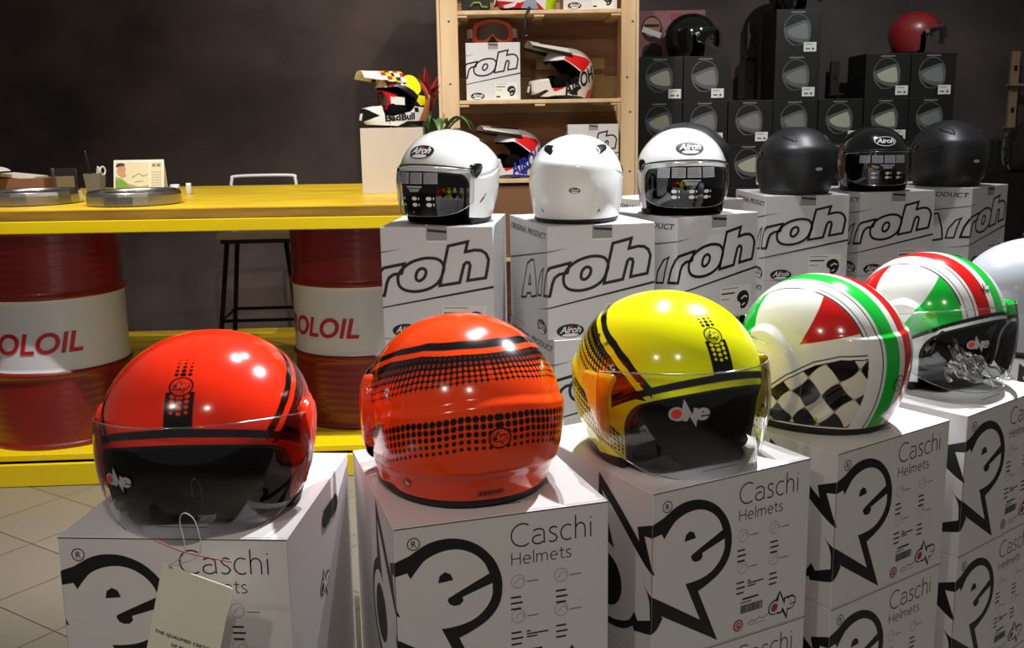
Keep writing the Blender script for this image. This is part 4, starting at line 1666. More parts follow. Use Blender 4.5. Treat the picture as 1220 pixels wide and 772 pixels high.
def side_pt(p, z, side, off=.001):
    """point on the off-road shell above the (forward p, height z) position, side=-1/+1"""
    lo, hi = 0.02, math.pi - 0.02
    p = np.asarray(p, float)
    z = np.asarray(z, float)
    lo_, hi_ = np.full(p.shape, lo), np.full(p.shape, hi)
    for _ in range(22):
        mid = (lo_ + hi_) / 2
        x, y, zz = mx_shape(mid, t_of(mid, z, MXP))
        f = (-y) > p
        lo_ = np.where(f, mid, lo_)
        hi_ = np.where(f, hi_, mid)
    mid = (lo_ + hi_) / 2
    x, y, zz = mx_shape(mid, t_of(mid, z, MXP), off)
    return np.stack([x * side, y, zz], -1)


def mx_helmet(label, loc, yaw, sc, regions, base, peakcols, decals=(), goggles=None, visorless=True, peak_tilt=0.0, strap=False, name='offroad_helmet'):
    t_ = thing(name, label, 'helmet', loc, R(yaw))
    na, nt_ = 420, 220
    AZ, T = np.meshgrid(np.linspace(-np.pi, np.pi, na, endpoint=False), np.linspace(.001, 1, nt_))
    X, Y, Z = mx_shape(AZ, T)
    p = -Y
    keep = ~inpoly(p, Z, MX_OPEN)
    keep |= (Y > .06)
    c = np.broadcast_to(L3(base), X.shape + (3,)).copy()
    for poly, colr in regions:
        pl = poly
        c = mix(c, L3(colr), inpoly(p, Z, pl))
    mb = MB()
    add_grid(mb, X, Y, Z, keep, 'paint_mx', c)
    for (g, dx, dz, m, side) in decals:
        xs = [q[0] for q in g[0]]
        ys = [q[1] for q in g[0]]
        g2 = cut2d(g, xs=np.arange(min(xs), max(xs), .008), ys=np.arange(min(ys), max(ys), .008))
        # seen from the helmet's left flank (x negative): image right = towards the back
        px = np.array([q[0] for q in g2[0]])
        pz = np.array([q[1] for q in g2[0]])
        V = side_pt(dx - px, np.clip(dz + pz, .006, .22), side, .0015)
        mb.add(V, g2[1], m)
    mb.V = [v * sc for v in mb.V]
    mb.build('shell', t_, color=True)
    # liner
    mb = MB()
    AZ, T = np.meshgrid(np.linspace(-np.pi, np.pi, 120, endpoint=False), np.linspace(.001, 1, 50))
    X0, Y0, Z0 = mx_shape(AZ, T)
    X, Y, Z = mx_shape(AZ, T, -.012)
    add_grid(mb, X, Y, Z, (~inpoly(-Y0, Z0, MX_OPEN)) | (Y0 > .03), 'padding')
    mb.ball((-.075, -.035, .075), (.024, .05, .045), 'padding', 12)
    mb.ball((.075, -.035, .075), (.024, .05, .045), 'padding', 12)
    mb.V = [v * sc for v in mb.V]
    mb.build('liner', t_)
    # peak: arched plate rising from the forehead
    nu, nv = 30, 24
    V, C = [], []
    for j in range(nv + 1):
        v = j / nv
        for i in range(nu + 1):
            u = -1 + 2 * i / nu
            wdt = .100 - .030 * v
            yy = .005 - .190 * v
            zz = .252 - .010 * v + peak_tilt * v - .058 * abs(u) ** 2.4 * (1 - .45 * v)
            V.append((u * wdt, yy, zz))
            pk = 0
            C.append(peakcols(u, v))
    F = []
    for j in range(nv):
        for i in range(nu):
            a = j * (nu + 1) + i
            F.append((a, a + 1, a + nu + 2, a + nu + 1))
    mb = MB()
    mb.add(V, F, 'paint_mx', True, np.array([L3(q) for q in C]))
    mb.V = [v * sc for v in mb.V]
    ob = mb.build('peak', t_, color=True)
    so = ob.modifiers.new('solid', 'SOLIDIFY')
    so.thickness = .004
    # chin vent
    mb = MB()
    mb.box((0, -.178, .05), (.04, .012, .05), 'black_rubber', rx=R(-12), bevel=.004)
    mb.box((0, -.185, .05), (.024, .006, .032), 'goggle_white', rx=R(-12), bevel=.002)
    mb.V = [v * sc for v in mb.V]
    mb.build('chin_vent', t_)
    if strap:
        mb = MB().tube([(.10, -.02, .012), (.128, -.03, .004), (.134, -.045, -.03), (.136, -.05, -.09), (.136, -.045, -.115)], .006, 'strap', 6)
        mb.tube([(.132, -.058, -.115), (.140, -.058, -.125), (.142, -.036, -.122), (.134, -.034, -.110)], .004, 'chrome_dark', 6, closed=True)
        mb.build('chin_strap', t_)
    return t_


def ip(pts, sx=2169.0, x0=505.0, y0=685.0, sz=2340.0):
    return [((x0 - x) / sx, (y0 - y) / sz) for x, y in pts]


def airoh_regions(A_, B_, main=(216, 32, 36)):
    return [
        (ip([(420, 245), (470, 180), (700, 235), (745, 270), (640, 370), (590, 400), (540, 470), (530, 440), (560, 370)]), main),
        (ip([(440, 255), (600, 375), (560, 410), (545, 440), (590, 395)]), A_),
        (ip([(300, 575), (350, 530), (440, 515), (470, 520), (400, 570), (330, 600)]), main),
        (ip([(690, 600), (760, 560), (740, 690), (660, 690)]), main),
        (ip([(120, 690), (120, 640), (240, 575), (270, 590), (170, 670), (330, 640), (470, 640), (600, 655), (700, 690)]), B_),
        (ip([(455, 620), (520, 560), (590, 530), (600, 560), (560, 600), (560, 645), (500, 640)]), B_),
        (ip([(690, 385), (790, 300), (780, 330), (700, 390)]), B_),
        (ip([(455, 190), (500, 120), (600, 110), (720, 200), (745, 250), (700, 225), (600, 190)]), (196, 190, 184)),
    ]


def slant(txt, size, m, p, z, rot=R(20), side=1, shear=.45, wid=1.0, bold=.03):
    g = text2d(txt, .1, bold, shear, 1.0, 1.0)
    w_ = max(q[0] for q in g[0])
    return (xf(xf(g, sx=wid / w_, sy=size / .07), 1.0, rot=rot), p, z, m, side)


def pk_red(u, v):
    if abs(u) > .8:
        return (24, 22, 22)
    if v > .75:
        return (214, 206, 200)
    if abs(abs(u) - .45) < .12:
        return (24, 22, 22)
    return (220, 214, 208)


mat('text_blue', (30, 44, 150), 0.4)
# rack contents use these
RK = (0.155, 5.1)          # rack centre x, front y
BB_B = (20, 18, 18)


def pk_bull(u, v):
    if v > .55:
        return (226, 220, 208) if abs(u) > .2 else (206, 176, 140)
    k = int(v * 9) + int((u + 1) * 4)
    return [(20, 18, 18), (226, 200, 20), (170, 30, 30), (230, 228, 220)][k % 4]


# ------------------------------------------------------------------ pine rack
rk = thing('wooden_rack', 'tall pale pine shelving rack against the dark wall, holding helmets and cartons', 'shelf', (0, 0, 0))
for x0, x1 in ((-.326, -.240), (.552, .622)):
    mb = MB().box(((x0 + x1) / 2, 5.115, 1.2), (x1 - x0, .03, 2.4), 'pine', bevel=.003)
    rr = random.Random(int(x0 * 100))
    for k in range(6):
        z = .95 + k * .22 + rr.uniform(-.05, .05)
        xx = (x0 + x1) / 2 + rr.uniform(-.02, .02)
        V, F = disc2d((xx, z), .006, .005, 10)
        mb.add([(p[0], 5.0994, p[1]) for p in V], F, 'knot')
    mb.build('post', rk)
    mb = MB().box(((x0 + x1) / 2 + (-.014 if x0 < 0 else .014), 5.53, 1.2), (.05, .03, 2.4), 'pine', bevel=.003)
    mb.build('post', rk)
mb = MB().box((-.334, 5.32, 1.2), (.016, .42, 2.4), 'pine', bevel=.002)
mb.build('side_panel', rk)
mb = MB().box((.630, 5.32, 1.2), (.016, .42, 2.4), 'pine', bevel=.002)
mb.build('side_panel', rk)
for z in (.30, .70, 1.095, 1.482, 1.905, 2.3):
    mb = MB().box((.155, 5.32, z), (.80, .41, .018), 'pine', bevel=.002)
    for x in (-.22, .155, .53):
        mb.box((x, 5.32, z - .015), (.05, .40, .012), 'pine')
    mb.build('shelf', rk)
mb = MB()
for k in range(12):
    z = .1 + .19 * k
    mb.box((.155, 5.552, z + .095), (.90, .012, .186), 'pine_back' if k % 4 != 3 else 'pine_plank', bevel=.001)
for x, z in ((.33, 1.74), (.24, 1.66), (.02, 1.78), (.48, 1.62), (.4, 1.24)):
    V, F = disc2d((x, z), .010, .008, 10)
    mb.add([(p[0], 5.5455, p[1]) for p in V], F, 'knot')
mb.build('back_panel', rk)
# short pale boards standing behind the red helmet
mb = MB()
mb.box((.33, 5.535, 1.565), (.36, .014, .12), 'pine_plank')
mb.box((.33, 5.535, 1.68), (.36, .014, .055), 'pine_plank')
mb.box((.13, 5.534, 1.62), (.014, .012, .1), 'pine_brown')
mb.build('batten', rk)
for z0, z1 in ((.0, .28), (.32, .68), (.72, 1.08)):
    pass
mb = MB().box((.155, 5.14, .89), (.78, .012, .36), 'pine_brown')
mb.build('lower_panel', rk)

# cartons on the rack
c = copy_tree(aproto)
c.location = (-.073, 5.32, 1.4915)
c.rotation_euler = (0, 0, 0)
c.scale = (.95, .95, .975)
tag(c, 'white lettered carton on the middle rack shelf under the orange goggles', 'box', 'lettered cartons on the pine rack')
c = copy_tree(aproto)
c.location = (.42, 5.32, 1.1045)
c.rotation_euler = (0, 0, 0)
c.scale = (.90, .9, .93)
tag(c, 'white lettered carton on the lower rack shelf beside the blue and red helmet', 'box', 'lettered cartons on the pine rack')
c = copy_tree(aproto)
c.location = (.405, 5.32, 1.9145)
c.rotation_euler = (0, 0, 0)
c.scale = (.93, .93, .93)
tag(c, 'white lettered carton on the upper rack shelf cut off by the top edge', 'box', 'lettered cartons on the pine rack')
# small clear display box with a green thing, top left
t_ = thing('display_box', 'small display box with a lime green goggle picture on the upper rack shelf', 'box', (-.155, 5.30, 1.9145))
mb = MB().box((0, 0, .05), (.14, .12, .10), 'black_carton', bevel=.003)
mb.add([(-.072, -.0612, .003), (.072, -.0612, .003), (.072, -.0612, .014), (-.072, -.0612, .014)], [(0, 1, 2, 3)], 'pic_pale')
mb.build('box_body', t_)
mb = MB().tube([(-.03, -.065, .03), (-.01, -.066, .05), (.02, -.066, .05), (.03, -.066, .03), (.06, -.066, .028)], .006, 'pen_green', 6)
mb.build('goggle_frame', t_)

mx_helmet('white and red off-road helmet with black slanted lettering on the middle rack shelf', (.285, 5.31, 1.4915), -72, 1.04,
          airoh_regions((220, 214, 208), BB_B), (226, 220, 214), pk_red, [slant('AIROH', .060, 'ink', .035, .008, R(30), 1, .5, .20)], peak_tilt=.030)
mx_helmet('white, red and blue off-road helmet with blue lettering on the lower rack shelf', (.025, 5.31, 1.1045), -68, 1.0,
          airoh_regions((226, 222, 220), (28, 40, 140)), (220, 218, 220), pk_red, [slant('AIROH', .060, 'text_blue', .050, .008, R(28), 1, .5, .20)], peak_tilt=.02)
mx_helmet('white, red and lime off-road helmet on the upper rack shelf, mostly above the frame', (.115, 5.22, 1.9145), -82, .95,
          [(ip([(120, 690), (110, 560), (350, 600), (500, 560), (640, 690)]), (206, 24, 34)), (ip([(350, 690), (420, 560), (520, 560), (560, 690)]), (150, 160, 176)),
           (ip([(640, 690), (660, 450), (830, 400), (830, 690)]), (190, 226, 20)), (ip([(180, 620), (330, 590), (300, 640), (200, 660)]), (235, 235, 235)),
           (ip([(90, 700), (90, 662), (700, 680), (700, 700)]), (16, 14, 14))], (235, 235, 235), pk_red, [], peak_tilt=.02, strap=True)


def goggles(label, loc, rz, frame, sc=1.0, strapm='goggle_white', tilt=0.0, rx=0.0):
    t_ = thing('motocross_goggles', label, 'goggles', loc, rz)
    t_.rotation_euler = (rx, 0, rz)
    t_.scale = (sc, sc, sc)
    bend = lambda x: .9 * x * x / .1 * .12 * 10
    def cv(x, y0=0):
        return (x, y0 + 3.2 * x * x, 0)
    outl = [(-.085, .035), (-.075, .075), (-.045, .092), (0, .098), (.045, .092), (.075, .075), (.085, .035), (.075, .004), (.045, .0), (.018, .012), (0, .034), (-.018, .012), (-.045, .0), (-.075, .004)]
    inl = [(x * .78, .047 + (z - .047) * .70 + .002) for x, z in outl]
    g = poly2d([catmull(outl, 4), catmull(inl, 4)])
    g = cut2d(g, xs=np.arange(-.084, .084, .008))
    V, F = g
    mb = MB()
    fr = [(p[0], 3.2 * p[0] ** 2 - .012, p[1]) for p in V]
    bk_ = [(p[0], 3.2 * p[0] ** 2 + .02, p[1]) for p in V]
    mb.add(fr, F, frame)
    oc = catmull(outl, 4)
    n = len(oc)
    mb.add([(p[0], 3.2 * p[0] ** 2 - .012, p[1]) for p in oc] + [(p[0] * .96, 3.2 * p[0] ** 2 + .028, p[1] * .98) for p in oc], [(i, (i + 1) % n, n + (i + 1) % n, n + i) for i in range(n)], frame)
    mb.build('frame', t_)
    g = cut2d(poly2d([catmull(inl, 4)]), xs=np.arange(-.07, .07, .008))
    mb = MB().add([(p[0], 3.2 * p[0] ** 2 - .008, p[1]) for p in g[0]], g[1], 'lens_mirror')
    mb.build('lens', t_)
    for s in (-1, 1):
        mb = MB()
        P_ = [(s * .084, .012, .045), (s * .100, .040, .045), (s * .104, .075, .042)]
        Vv = []
        for q in P_:
            Vv += [(q[0], q[1], q[2] - .018), (q[0], q[1], q[2] + .018)]
        mb.add(Vv, [(0, 2, 3, 1), (2, 4, 5, 3)], strapm)
        o_ = mb.build('strap', t_)
        so = o_.modifiers.new('solid', 'SOLIDIFY')
        so.thickness = .003
    return t_


goggles('orange-framed goggles lying on the white carton of the middle rack shelf', (-.075, 5.27, 1.7675), 0, 'goggle_orange', 1.22)

# ------------------------------------------------------------------ black cartons against the wall
KW, KH, KD = .259, .2478, .32


def big(g):
    return [( .122 + (p[0] - .118) * 1.14, .116 + (p[1] - .110) * 1.12) for p in g[0]], g[1]


def black_box(lens, label_at):
    t_ = thing('visor_carton', 'x', 'box')
    W, D, H = KW, KD, KH
    mb = MB().box((0, 0, H / 2), (W - .005, D, H - .001), 'black_carton', bevel=.0015)
    e1, e2, e3 = .001, .0016, .0022
    put(mb, rect2d(.001, .001, W - .001, .003), W, D, H, e1, 'black_carton_edge')
    put(mb, rect2d(.085, .012, .165, .019), W, D, H, e1, 'lens_grey')
    put(mb, rect2d(W + .02, .03, W + .05, H - .06), W, D, H, e1, 'label_white')
    put(mb, big(ring2d((.118, .105), .066, .0040, .076)), W, D, H, e1, 'lens_dark')
    put(mb, big(poly2d([catmull([(.050, .105), (.075, .088), (.150, .060), (.172, .070), (.185, .120), (.178, .160), (.150, .172), (.100, .160), (.070, .140)], 4)])), W, D, H, e2, 'lens_dark')
    put(mb, big(poly2d([catmull([(.070, .115), (.090, .098), (.150, .075), (.165, .085), (.172, .125), (.165, .150), (.100, .142)], 4)])), W, D, H, e3, lens)
    put(mb, big(stroke([(.060, .125), (.068, .150), (.085, .170), (.100, .182)], .006, False)), W, D, H, e2, 'lens_dark')
    mb.build('carton_body', t_)
    lb = MB()
    x0 = label_at
    if x0 > 0:
        put(lb, rect2d(x0, .180, x0 + .072, .232), W, D, H, .0028, 'label_white')
        put(lb, join2d(rect2d(x0 + .010, .190, x0 + .050, .193), rect2d(x0 + .012, .212, x0 + .036, .220)), W, D, H, .0034, 'lens_dark')
        put(lb, disc2d((x0 + .053, .216), .006), W, D, H, .0034, 'ink')
        lb.build('price_label', t_)
    return t_


bb = {'p': black_box('lens_pale', .175), 'g': black_box('lens_grey', .160)}
X0 = .713 * 5.95 / 5.75 + KW / 2
cols = [X0 + KW * k for k in range(9)]
heights = {0: 7, 1: 7, 2: 6, 3: 8, 4: 6, 5: 7, 6: 7, 7: 5, 8: 5}
kinds = {(0, 6): 'p', (1, 6): 'g', (0, 5): 'p', (1, 5): 'g', (2, 5): 'g', (3, 7): 'g', (3, 6): 'g', (3, 5): 'g', (4, 5): 'p', (5, 6): 'p', (5, 5): 'p', (6, 6): 'g', (6, 5): 'g', (7, 4): 'g'}
used = {'p': False, 'g': False}
ordn = ['first', 'second', 'third', 'fourth', 'fifth', 'sixth', 'seventh', 'eighth', 'ninth']
rowname = {0: 'on the floor', 1: 'one above the floor', 2: 'two above the floor', 3: 'three above the floor', 4: 'four above the floor', 5: 'five above the floor', 6: 'six above the floor', 7: 'topmost of its stack'}
for ci, cx in enumerate(cols):
    for lv in range(heights[ci]):
        k = kinds.get((ci, lv), 'g' if (ci + lv) % 3 else 'p')
        if used[k]:
            c = copy_tree(bb[k])
        else:
            c = bb[k]
            used[k] = True
        c.location = (cx + (0 if ci < 7 else .02), 5.95 + KD / 2 + random.uniform(-.003, .003), KH * lv)
        c.rotation_euler = (0, 0, R(random.uniform(-.2, .2)))
        c['label'] = 'black carton with %s visor picture, %s, %s stack from the pine rack' % ({'p': 'pale', 'g': 'grey'}[k], rowname[lv], ordn[ci])
        c['group'] = 'black cartons stacked along the wall'


# retro helmets on them
def retro(label, loc, yaw, m, sc=1.0):
    h = jet_helmet(label, loc, yaw, sc, .97, solid=m, op=(72, .150, .02), res=(200, 90),
                   visor=dict(A=62, ztop=.160, zside_t=.15, zside_b=.090, zb=.050, of=.026, oa=.010, m='visor_clear', knob=True, knobm='chrome', knobr=.014))
    return h


retro('shiny black bubble-visor helmet facing right on top of the black cartons, beside the pink picture', (1.07, 6.12, KH * 7), 62, 'black_gloss', 1.05)
retro('dark red bubble-visor helmet facing right on top of the black cartons', (2.375, 6.12, KH * 7), 62, 'red_helmet', 1.02)
retro('black bubble-visor helmet on the tallest stack, cut off by the top edge', (1.66, 6.12, KH * 8), 60, 'black_gloss', 1.0)
# framed picture box: pale pink print of a masked rider
t_ = thing('picture_box', 'pink printed box with a rider picture behind the shiny black bubble-visor helmet', 'box', (.985, 6.34, KH * 7), 0)
mb = MB().box((0, 0, .145), (.40, .04, .29), 'poster_pink', bevel=.002)
mb.build('box_body', t_)
mb = MB()
def pp_(g, m, e):
    mb.add([(p[0], -.0205 - e, p[1]) for p in g[0]], g[1], m)
pp_(xf(disc2d((0, 0), .062, .075), 1, -.12, .185), 'ink', .0004)
pp_(xf(disc2d((0, 0), .052, .055), 1, -.12, .195), 'skin_tone', .0008)
pp_(rect2d(-.165, .195, -.075, .212), 'ink', .0012)
pp_(poly2d([[(-.18, .17), (-.07, .13), (-.06, .16), (-.17, .20)]]), 'label_white', .0016)
pp_(poly2d([[(-.185, .005), (-.17, .08), (-.12, .11), (-.06, .08), (-.05, .005)]]), 'ink', .0006)
pp_(rect2d(-.01, .23, .06, .27), 'ink_red', .0006)
mb.build('print', t_)

# wall brackets: slotted uprights
def bracket(x, y, z0, z1, m, label):
    t_ = thing('shelf_upright', label, 'bracket', (x, y, 0))
    mb = MB().box((0, 0, (z0 + z1) / 2), (.05, .03, z1 - z0), m, bevel=.003)
    mb.build('upright', t_)
    k = z1 - .10
    while k > z1 - .9:
        MB().box((0, -.016, k), (.02, .004, .03), 'hole').build('slot', t_)
        MB().box((0, -.03, k - .1), (.09, .06, .012), m).build('arm', t_)
        k -= .25


bracket(1.475, 6.38, 0, 1.95, 'metal_black', 'dark slotted upright on the wall beside the tallest black carton stack')
bracket(1.985, 6.36, 0, 1.72, 'metal_black', 'dark slotted upright on the wall left of the cartons under the dark red helmet')
bracket(3.09, 6.38, 0, 1.76, 'wood_bracket', 'pale slotted wooden upright near the right edge of the dark wall')

# ------------------------------------------------------------------ things on the counter
TZ = 1.0901


def dish(x, y, r, label):
    t_ = thing('metal_dish', label, 'dish', (x, y, TZ), 0, 'steel dishes on the counter')
    sc_ = lambda a: 1 + .012 * abs(math.cos(a * 9))
    mb = MB()
    fac = [(r * .93, .0), (r, .004), (r * .995, .038), (r * .97, .050)]
    mb.lathe(fac, 'steel_dish', 20, smooth=False)
    mb.lathe([(r * .96, .049), (r * .94, .055), (r * .90, .053), (r * .885, .040), (r * .88, .012), (0, .010)], 'steel_dish', 72)
    mb.build('rim', t_)
    mb = MB().lathe([(r * .87, .012), (r * .84, .034), (r * .78, .044), (r * .70, .040), (r * .5, .046), (0, .048)], 'chrome_dark', 64)
    mb.build('cover', t_)


dish(-1.93, 4.14, .190, 'scalloped steel dish at the left edge of the yellow counter')
dish(-1.475, 4.02, .178, 'scalloped steel dish in front of the desk calendar on the yellow counter')

# tent calendar
t_ = thing('desk_calendar', 'small tent calendar with a landscape picture standing behind the steel dish', 'calendar', (-1.70, 4.72, TZ), R(4))
mb = MB()
Wc, Hc_ = .225, .150
fr = [(-Wc / 2, -.03, 0), (Wc / 2, -.03, 0), (Wc / 2, .01, Hc_), (-Wc / 2, .01, Hc_)]
bk2 = [(-Wc / 2, .05, 0), (Wc / 2, .05, 0), (Wc / 2, .012, Hc_), (-Wc / 2, .012, Hc_)]
mb.add(fr + bk2, [(0, 1, 2, 3), (5, 4, 7, 6), (3, 2, 6, 7)], 'paper')
mb.build('card_stand', t_)
mb = MB()
def cal(g, m, e):
    mb.add([(p[0], -.03 + .04 * p[1] / Hc_ - .0006 - e, p[1]) for p in g[0]], g[1], m)
cal(rect2d(-.105, .012, .045, .140), 'pic_pale', 0)
cal(poly2d([[(-.105, .012), (-.105, .075), (-.08, .07), (-.05, .045), (0, .03), (.045, .035), (.045, .012)]]), 'pic_green', .0004)
cal(poly2d([catmull([(-.098, .095), (-.090, .122), (-.072, .128), (-.058, .112), (-.062, .092), (-.055, .078), (-.078, .072)], 3)]), 'skin_tone', .0008)
cal(poly2d([catmull([(-.102, .118), (-.095, .135), (-.070, .136), (-.062, .126), (-.085, .122)], 3)]), 'hair_brown', .0012)
cal(poly2d([[(-.105, .06), (-.07, .062), (-.045, .03), (-.04, .012), (-.105, .012)]]), 'pen_green', .0010)
cal(join2d(stroke([(-.03, .07), (.0, .09), (.02, .075), (.04, .085)], .002, False), stroke([(-.02, .05), (.02, .055)], .002, False)), 'hair_brown', .0008)
cal(rect2d(.052, .012, .105, .140), 'pic_pale', 0)
cal(join2d(*[rect2d(.058 + .009 * i, .02 + .012 * j, .063 + .009 * i, .024 + .012 * j) for i in range(5) for j in range(7)]), 'ink_soft', .0004)
cal(join2d(rect2d(.060, .118, .075, .132), rect2d(.080, .118, .098, .132)), 'ink_soft', .0004)
mb.build('printed_page', t_)

# pen cup
t_ = thing('pen_cup', 'grey mesh pen cup beside the desk calendar', 'cup', (-1.865, 4.62, TZ))
mb = MB()
n = 24
prof = [(.040, 0), (.052, .095), (.054, .097), (.050, .095), (.038, .004), (0, .004)]
mb.lathe(prof, 'mesh_grey', 4, smooth=False)
mb.V = [v @ np.array([[math.cos(R(45)), math.sin(R(45)), 0], [-math.sin(R(45)), math.cos(R(45)), 0], [0, 0, 1]]) for v in mb.V]
mb.build('cup_body', t_)
for nm, dx, dy, tx, ty, L_, m, r, lb in (('pen', -.006, 0, -.030, .01, .20, 'pen_black', .0055, 'long black pen leaning left in the mesh pen cup'),
                                         ('pen', -.015, .012, -.02, .02, .125, 'pen_blue', .006, 'blue pen standing in the mesh pen cup'),
                                         ('pen', .006, .0, .004, .02, .118, 'pen_green', .005, 'green pen standing in the mesh pen cup')):
    o = MB().tube([(dx, dy, .006), (dx + tx, dy + ty, L_ * .95), (dx + tx * 1.05, dy + ty * 1.05, L_)], [r, r, r * .6], m, 10).build(nm, loc=(-1.865, 4.62, TZ))
    tag(o, lb, 'pen')
t_ = thing('scissors', 'scissors with pale loop handles standing in the mesh pen cup', 'scissors', (-1.845, 4.615, TZ))
MB().tube([(0, 0, .006), (.004, 0, .10)], .004, 'chrome', 6).build('blade', t_)
for s in (-1, 1):
    MB().tube([(s * .008 + .008 * math.cos(a) + .010, s * .006 + s * .008 * math.cos(a), .108 + .018 * math.sin(a)) for a in np.linspace(0, 2 * math.pi, 20, endpoint=False)], .0035, 'metal_white', 6, closed=True).build('handle_loop', t_)

# clear card holder
t_ = thing('card_holder', 'clear plastic card holder with printed cards left of the pen cup', 'holder', (-1.985, 4.58, TZ), R(3))
MB().box((0, 0, .062), (.100, .036, .124), 'plastic_clear', bevel=.002).build('clear_case', t_)
mb = MB().box((.004, .0, .045), (.075, .012, .085), 'paper')
mb.add([(-.030, -.0065, .008), (.038, -.0065, .008), (.038, -.0065, .040), (-.030, -.0065, .040)], [(0, 1, 2, 3)], 'goggle_orange')
mb.build('card', t_)
# cardboard box with paper
t_ = thing('cardboard_box', 'low brown cardboard box with papers at the left of the counter', 'box', (-2.18, 4.66, TZ), R(-4))
MB().box((0, 0, .040), (.22, .16, .080), 'cardboard', bevel=.002).build('box_body', t_)
mb = MB().box((-.02, 0, .088), (.16, .12, .014), 'paper', ry=R(6))
mb.build('papers', t_)
# receipt paper curl
t_ = thing('receipt_roll', 'white receipt paper curling over a dark printer at the counter left end', 'paper', (-2.36, 4.55, TZ), R(-5))
mb = MB()
prof = catmull([(-.10, .02), (-.07, .07), (-.02, .115), (.05, .135), (.10, .128), (.125, .115)], 8, False)
V, F = [], []
for i, p in enumerate(prof):
    V += [(p[0], -.03, p[1]), (p[0] + .01, .05, p[1])]
for i in range(len(prof) - 1):
    F.append((2 * i, 2 * i + 1, 2 * i + 3, 2 * i + 2))
mb.add(V, F, 'paper', True)
mb.build('paper_strip', t_)
MB().box((-.02, .03, .045), (.15, .16, .09), 'metal_black', bevel=.012).build('printer_body', t_)
# small bottle and a little white roll
t_ = thing('small_bottle', 'tiny pale yellow bottle alone on the yellow counter', 'bottle', (-1.425, 4.55, TZ))
MB().lathe([(0, 0), (.013, 0), (.014, .004), (.014, .034), (.011, .040)], 'card_cream', 20).build('bottle_body', t_)
MB().lathe([(.0112, .040), (.0112, .050), (0, .051)], 'goggle_white', 20).build('cap', t_)
o = MB().tube([(-.02, 0, .014), (.02, 0, .014)], .014, 'goggle_white', 16).build('paper_roll', loc=(-1.60, 4.90, TZ))
tag(o, 'small white roll lying right of the desk calendar', 'roll')

# plain white carton on the counter with the fancy off-road helmet
t_ = thing('white_carton', 'plain cream white carton standing on the right end of the yellow counter', 'box', (-.505, 4.52, TZ), R(3))
mb = MB().box((0, 0, .1385), (.265, .25, .277), 'card_cream', bevel=.002)
g1, w1 = thin_text('Caschi', .024, .05)
mb.add([(p[0] - .01, -.1258, .135 + p[1]) for p in g1[0]], g1[1], 'paper')
mb.build('carton_body', t_)
bull_regions = [
    (ip([(380, 60), (1000, 60), (1000, 700), (820, 700), (770, 480), (560, 460), (380, 300)], 2330, 565, 690), (30, 26, 26)),
    (ip([(150, 480), (60, 500), (60, 690), (200, 690), (150, 620), (290, 560)], 2330, 565, 690), (20, 18, 18)),
    (ip([(540, 190), (580, 150), (640, 135), (710, 140), (745, 230), (740, 300), (690, 350), (640, 300), (560, 250)], 2330, 565, 690), (232, 226, 16)),
    (ip([(660, 400), (700, 350), (790, 360), (790, 450), (720, 460)], 2330, 565, 690), (232, 226, 16)),
    (ip([(480, 200), (540, 150), (560, 250), (640, 320), (700, 360), (640, 470), (560, 400), (500, 300)], 2330, 565, 690), (24, 22, 22)),
    (ip([(740, 230), (800, 200), (900, 420), (880, 640), (800, 620), (820, 400)], 2330, 565, 690), (170, 36, 34)),
    (ip([(800, 380), (860, 420), (860, 600), (780, 640), (700, 620), (760, 500)], 2330, 565, 690), (206, 124, 60)),
    (ip([(420, 690), (560, 620), (800, 620), (820, 690)], 2330, 565, 690), (24, 22, 22)),
    (ip([(380, 690), (380, 120), (470, 90), (520, 110), (480, 190), (430, 250)], 2330, 565, 690), (120, 24, 28)),
    (ip([(640, 480), (690, 480), (700, 530), (650, 530)], 2330, 565, 690), (24, 22, 22)),
]
mx_helmet('off-road helmet in yellow, red, white and black on the cream carton of the counter', (-.475, 4.50, TZ + .277), -64, .93,
          bull_regions, (232, 232, 230), pk_bull, [(xf(text2d('BadBull', .040, .04, 0, 1.0, 1.12), 1, rot=R(4)), .098, .030, 'ink', 1)], peak_tilt=.012)
goggles('red-framed goggles with white strap in the opening of the yellow-patched off-road helmet', (-.541, 4.468, TZ + .277 + .072), R(-64), 'goggle_red', .90)

# ------------------------------------------------------------------ potted bromeliad behind the white helmet
t_ = thing('potted_bromeliad', 'potted plant with red pointed flower and green strap leaves behind the white helmet', 'plant', (-.37, 4.86, TZ))
mb = MB().lathe([(0, 0), (.05, 0), (.062, .06), (.068, .11), (.062, .11), (.055, .095), (0, .095)], 'card_cream', 32)
mb.build('pot', t_)


def leaf(base, d, L_, w, rise, droop, m, roll=0.0):
    n = 12
    V, F = [], []
    dx, dy = math.cos(d), math.sin(d)
    for i in range(n + 1):
        v = i / n
        r = L_ * (v - .12 * v * v)
        z = rise * math.sin(min(v * 1.9, math.pi * .95)) - droop * v * v
        ww = w * (math.sin(math.pi * min(.08 + v * .92, 1)) ** .7)
        c = (base[0] + dx * r, base[1] + dy * r, base[2] + z)
        V += [(c[0] - dy * ww, c[1] + dx * ww, c[2] + ww * .5), c, (c[0] + dy * ww, c[1] - dx * ww, c[2] + ww * .5)]
    for i in range(n):
        a = i * 3
        F += [(a, a + 1, a + 4, a + 3), (a + 1, a + 2, a + 5, a + 4)]
    return V, F


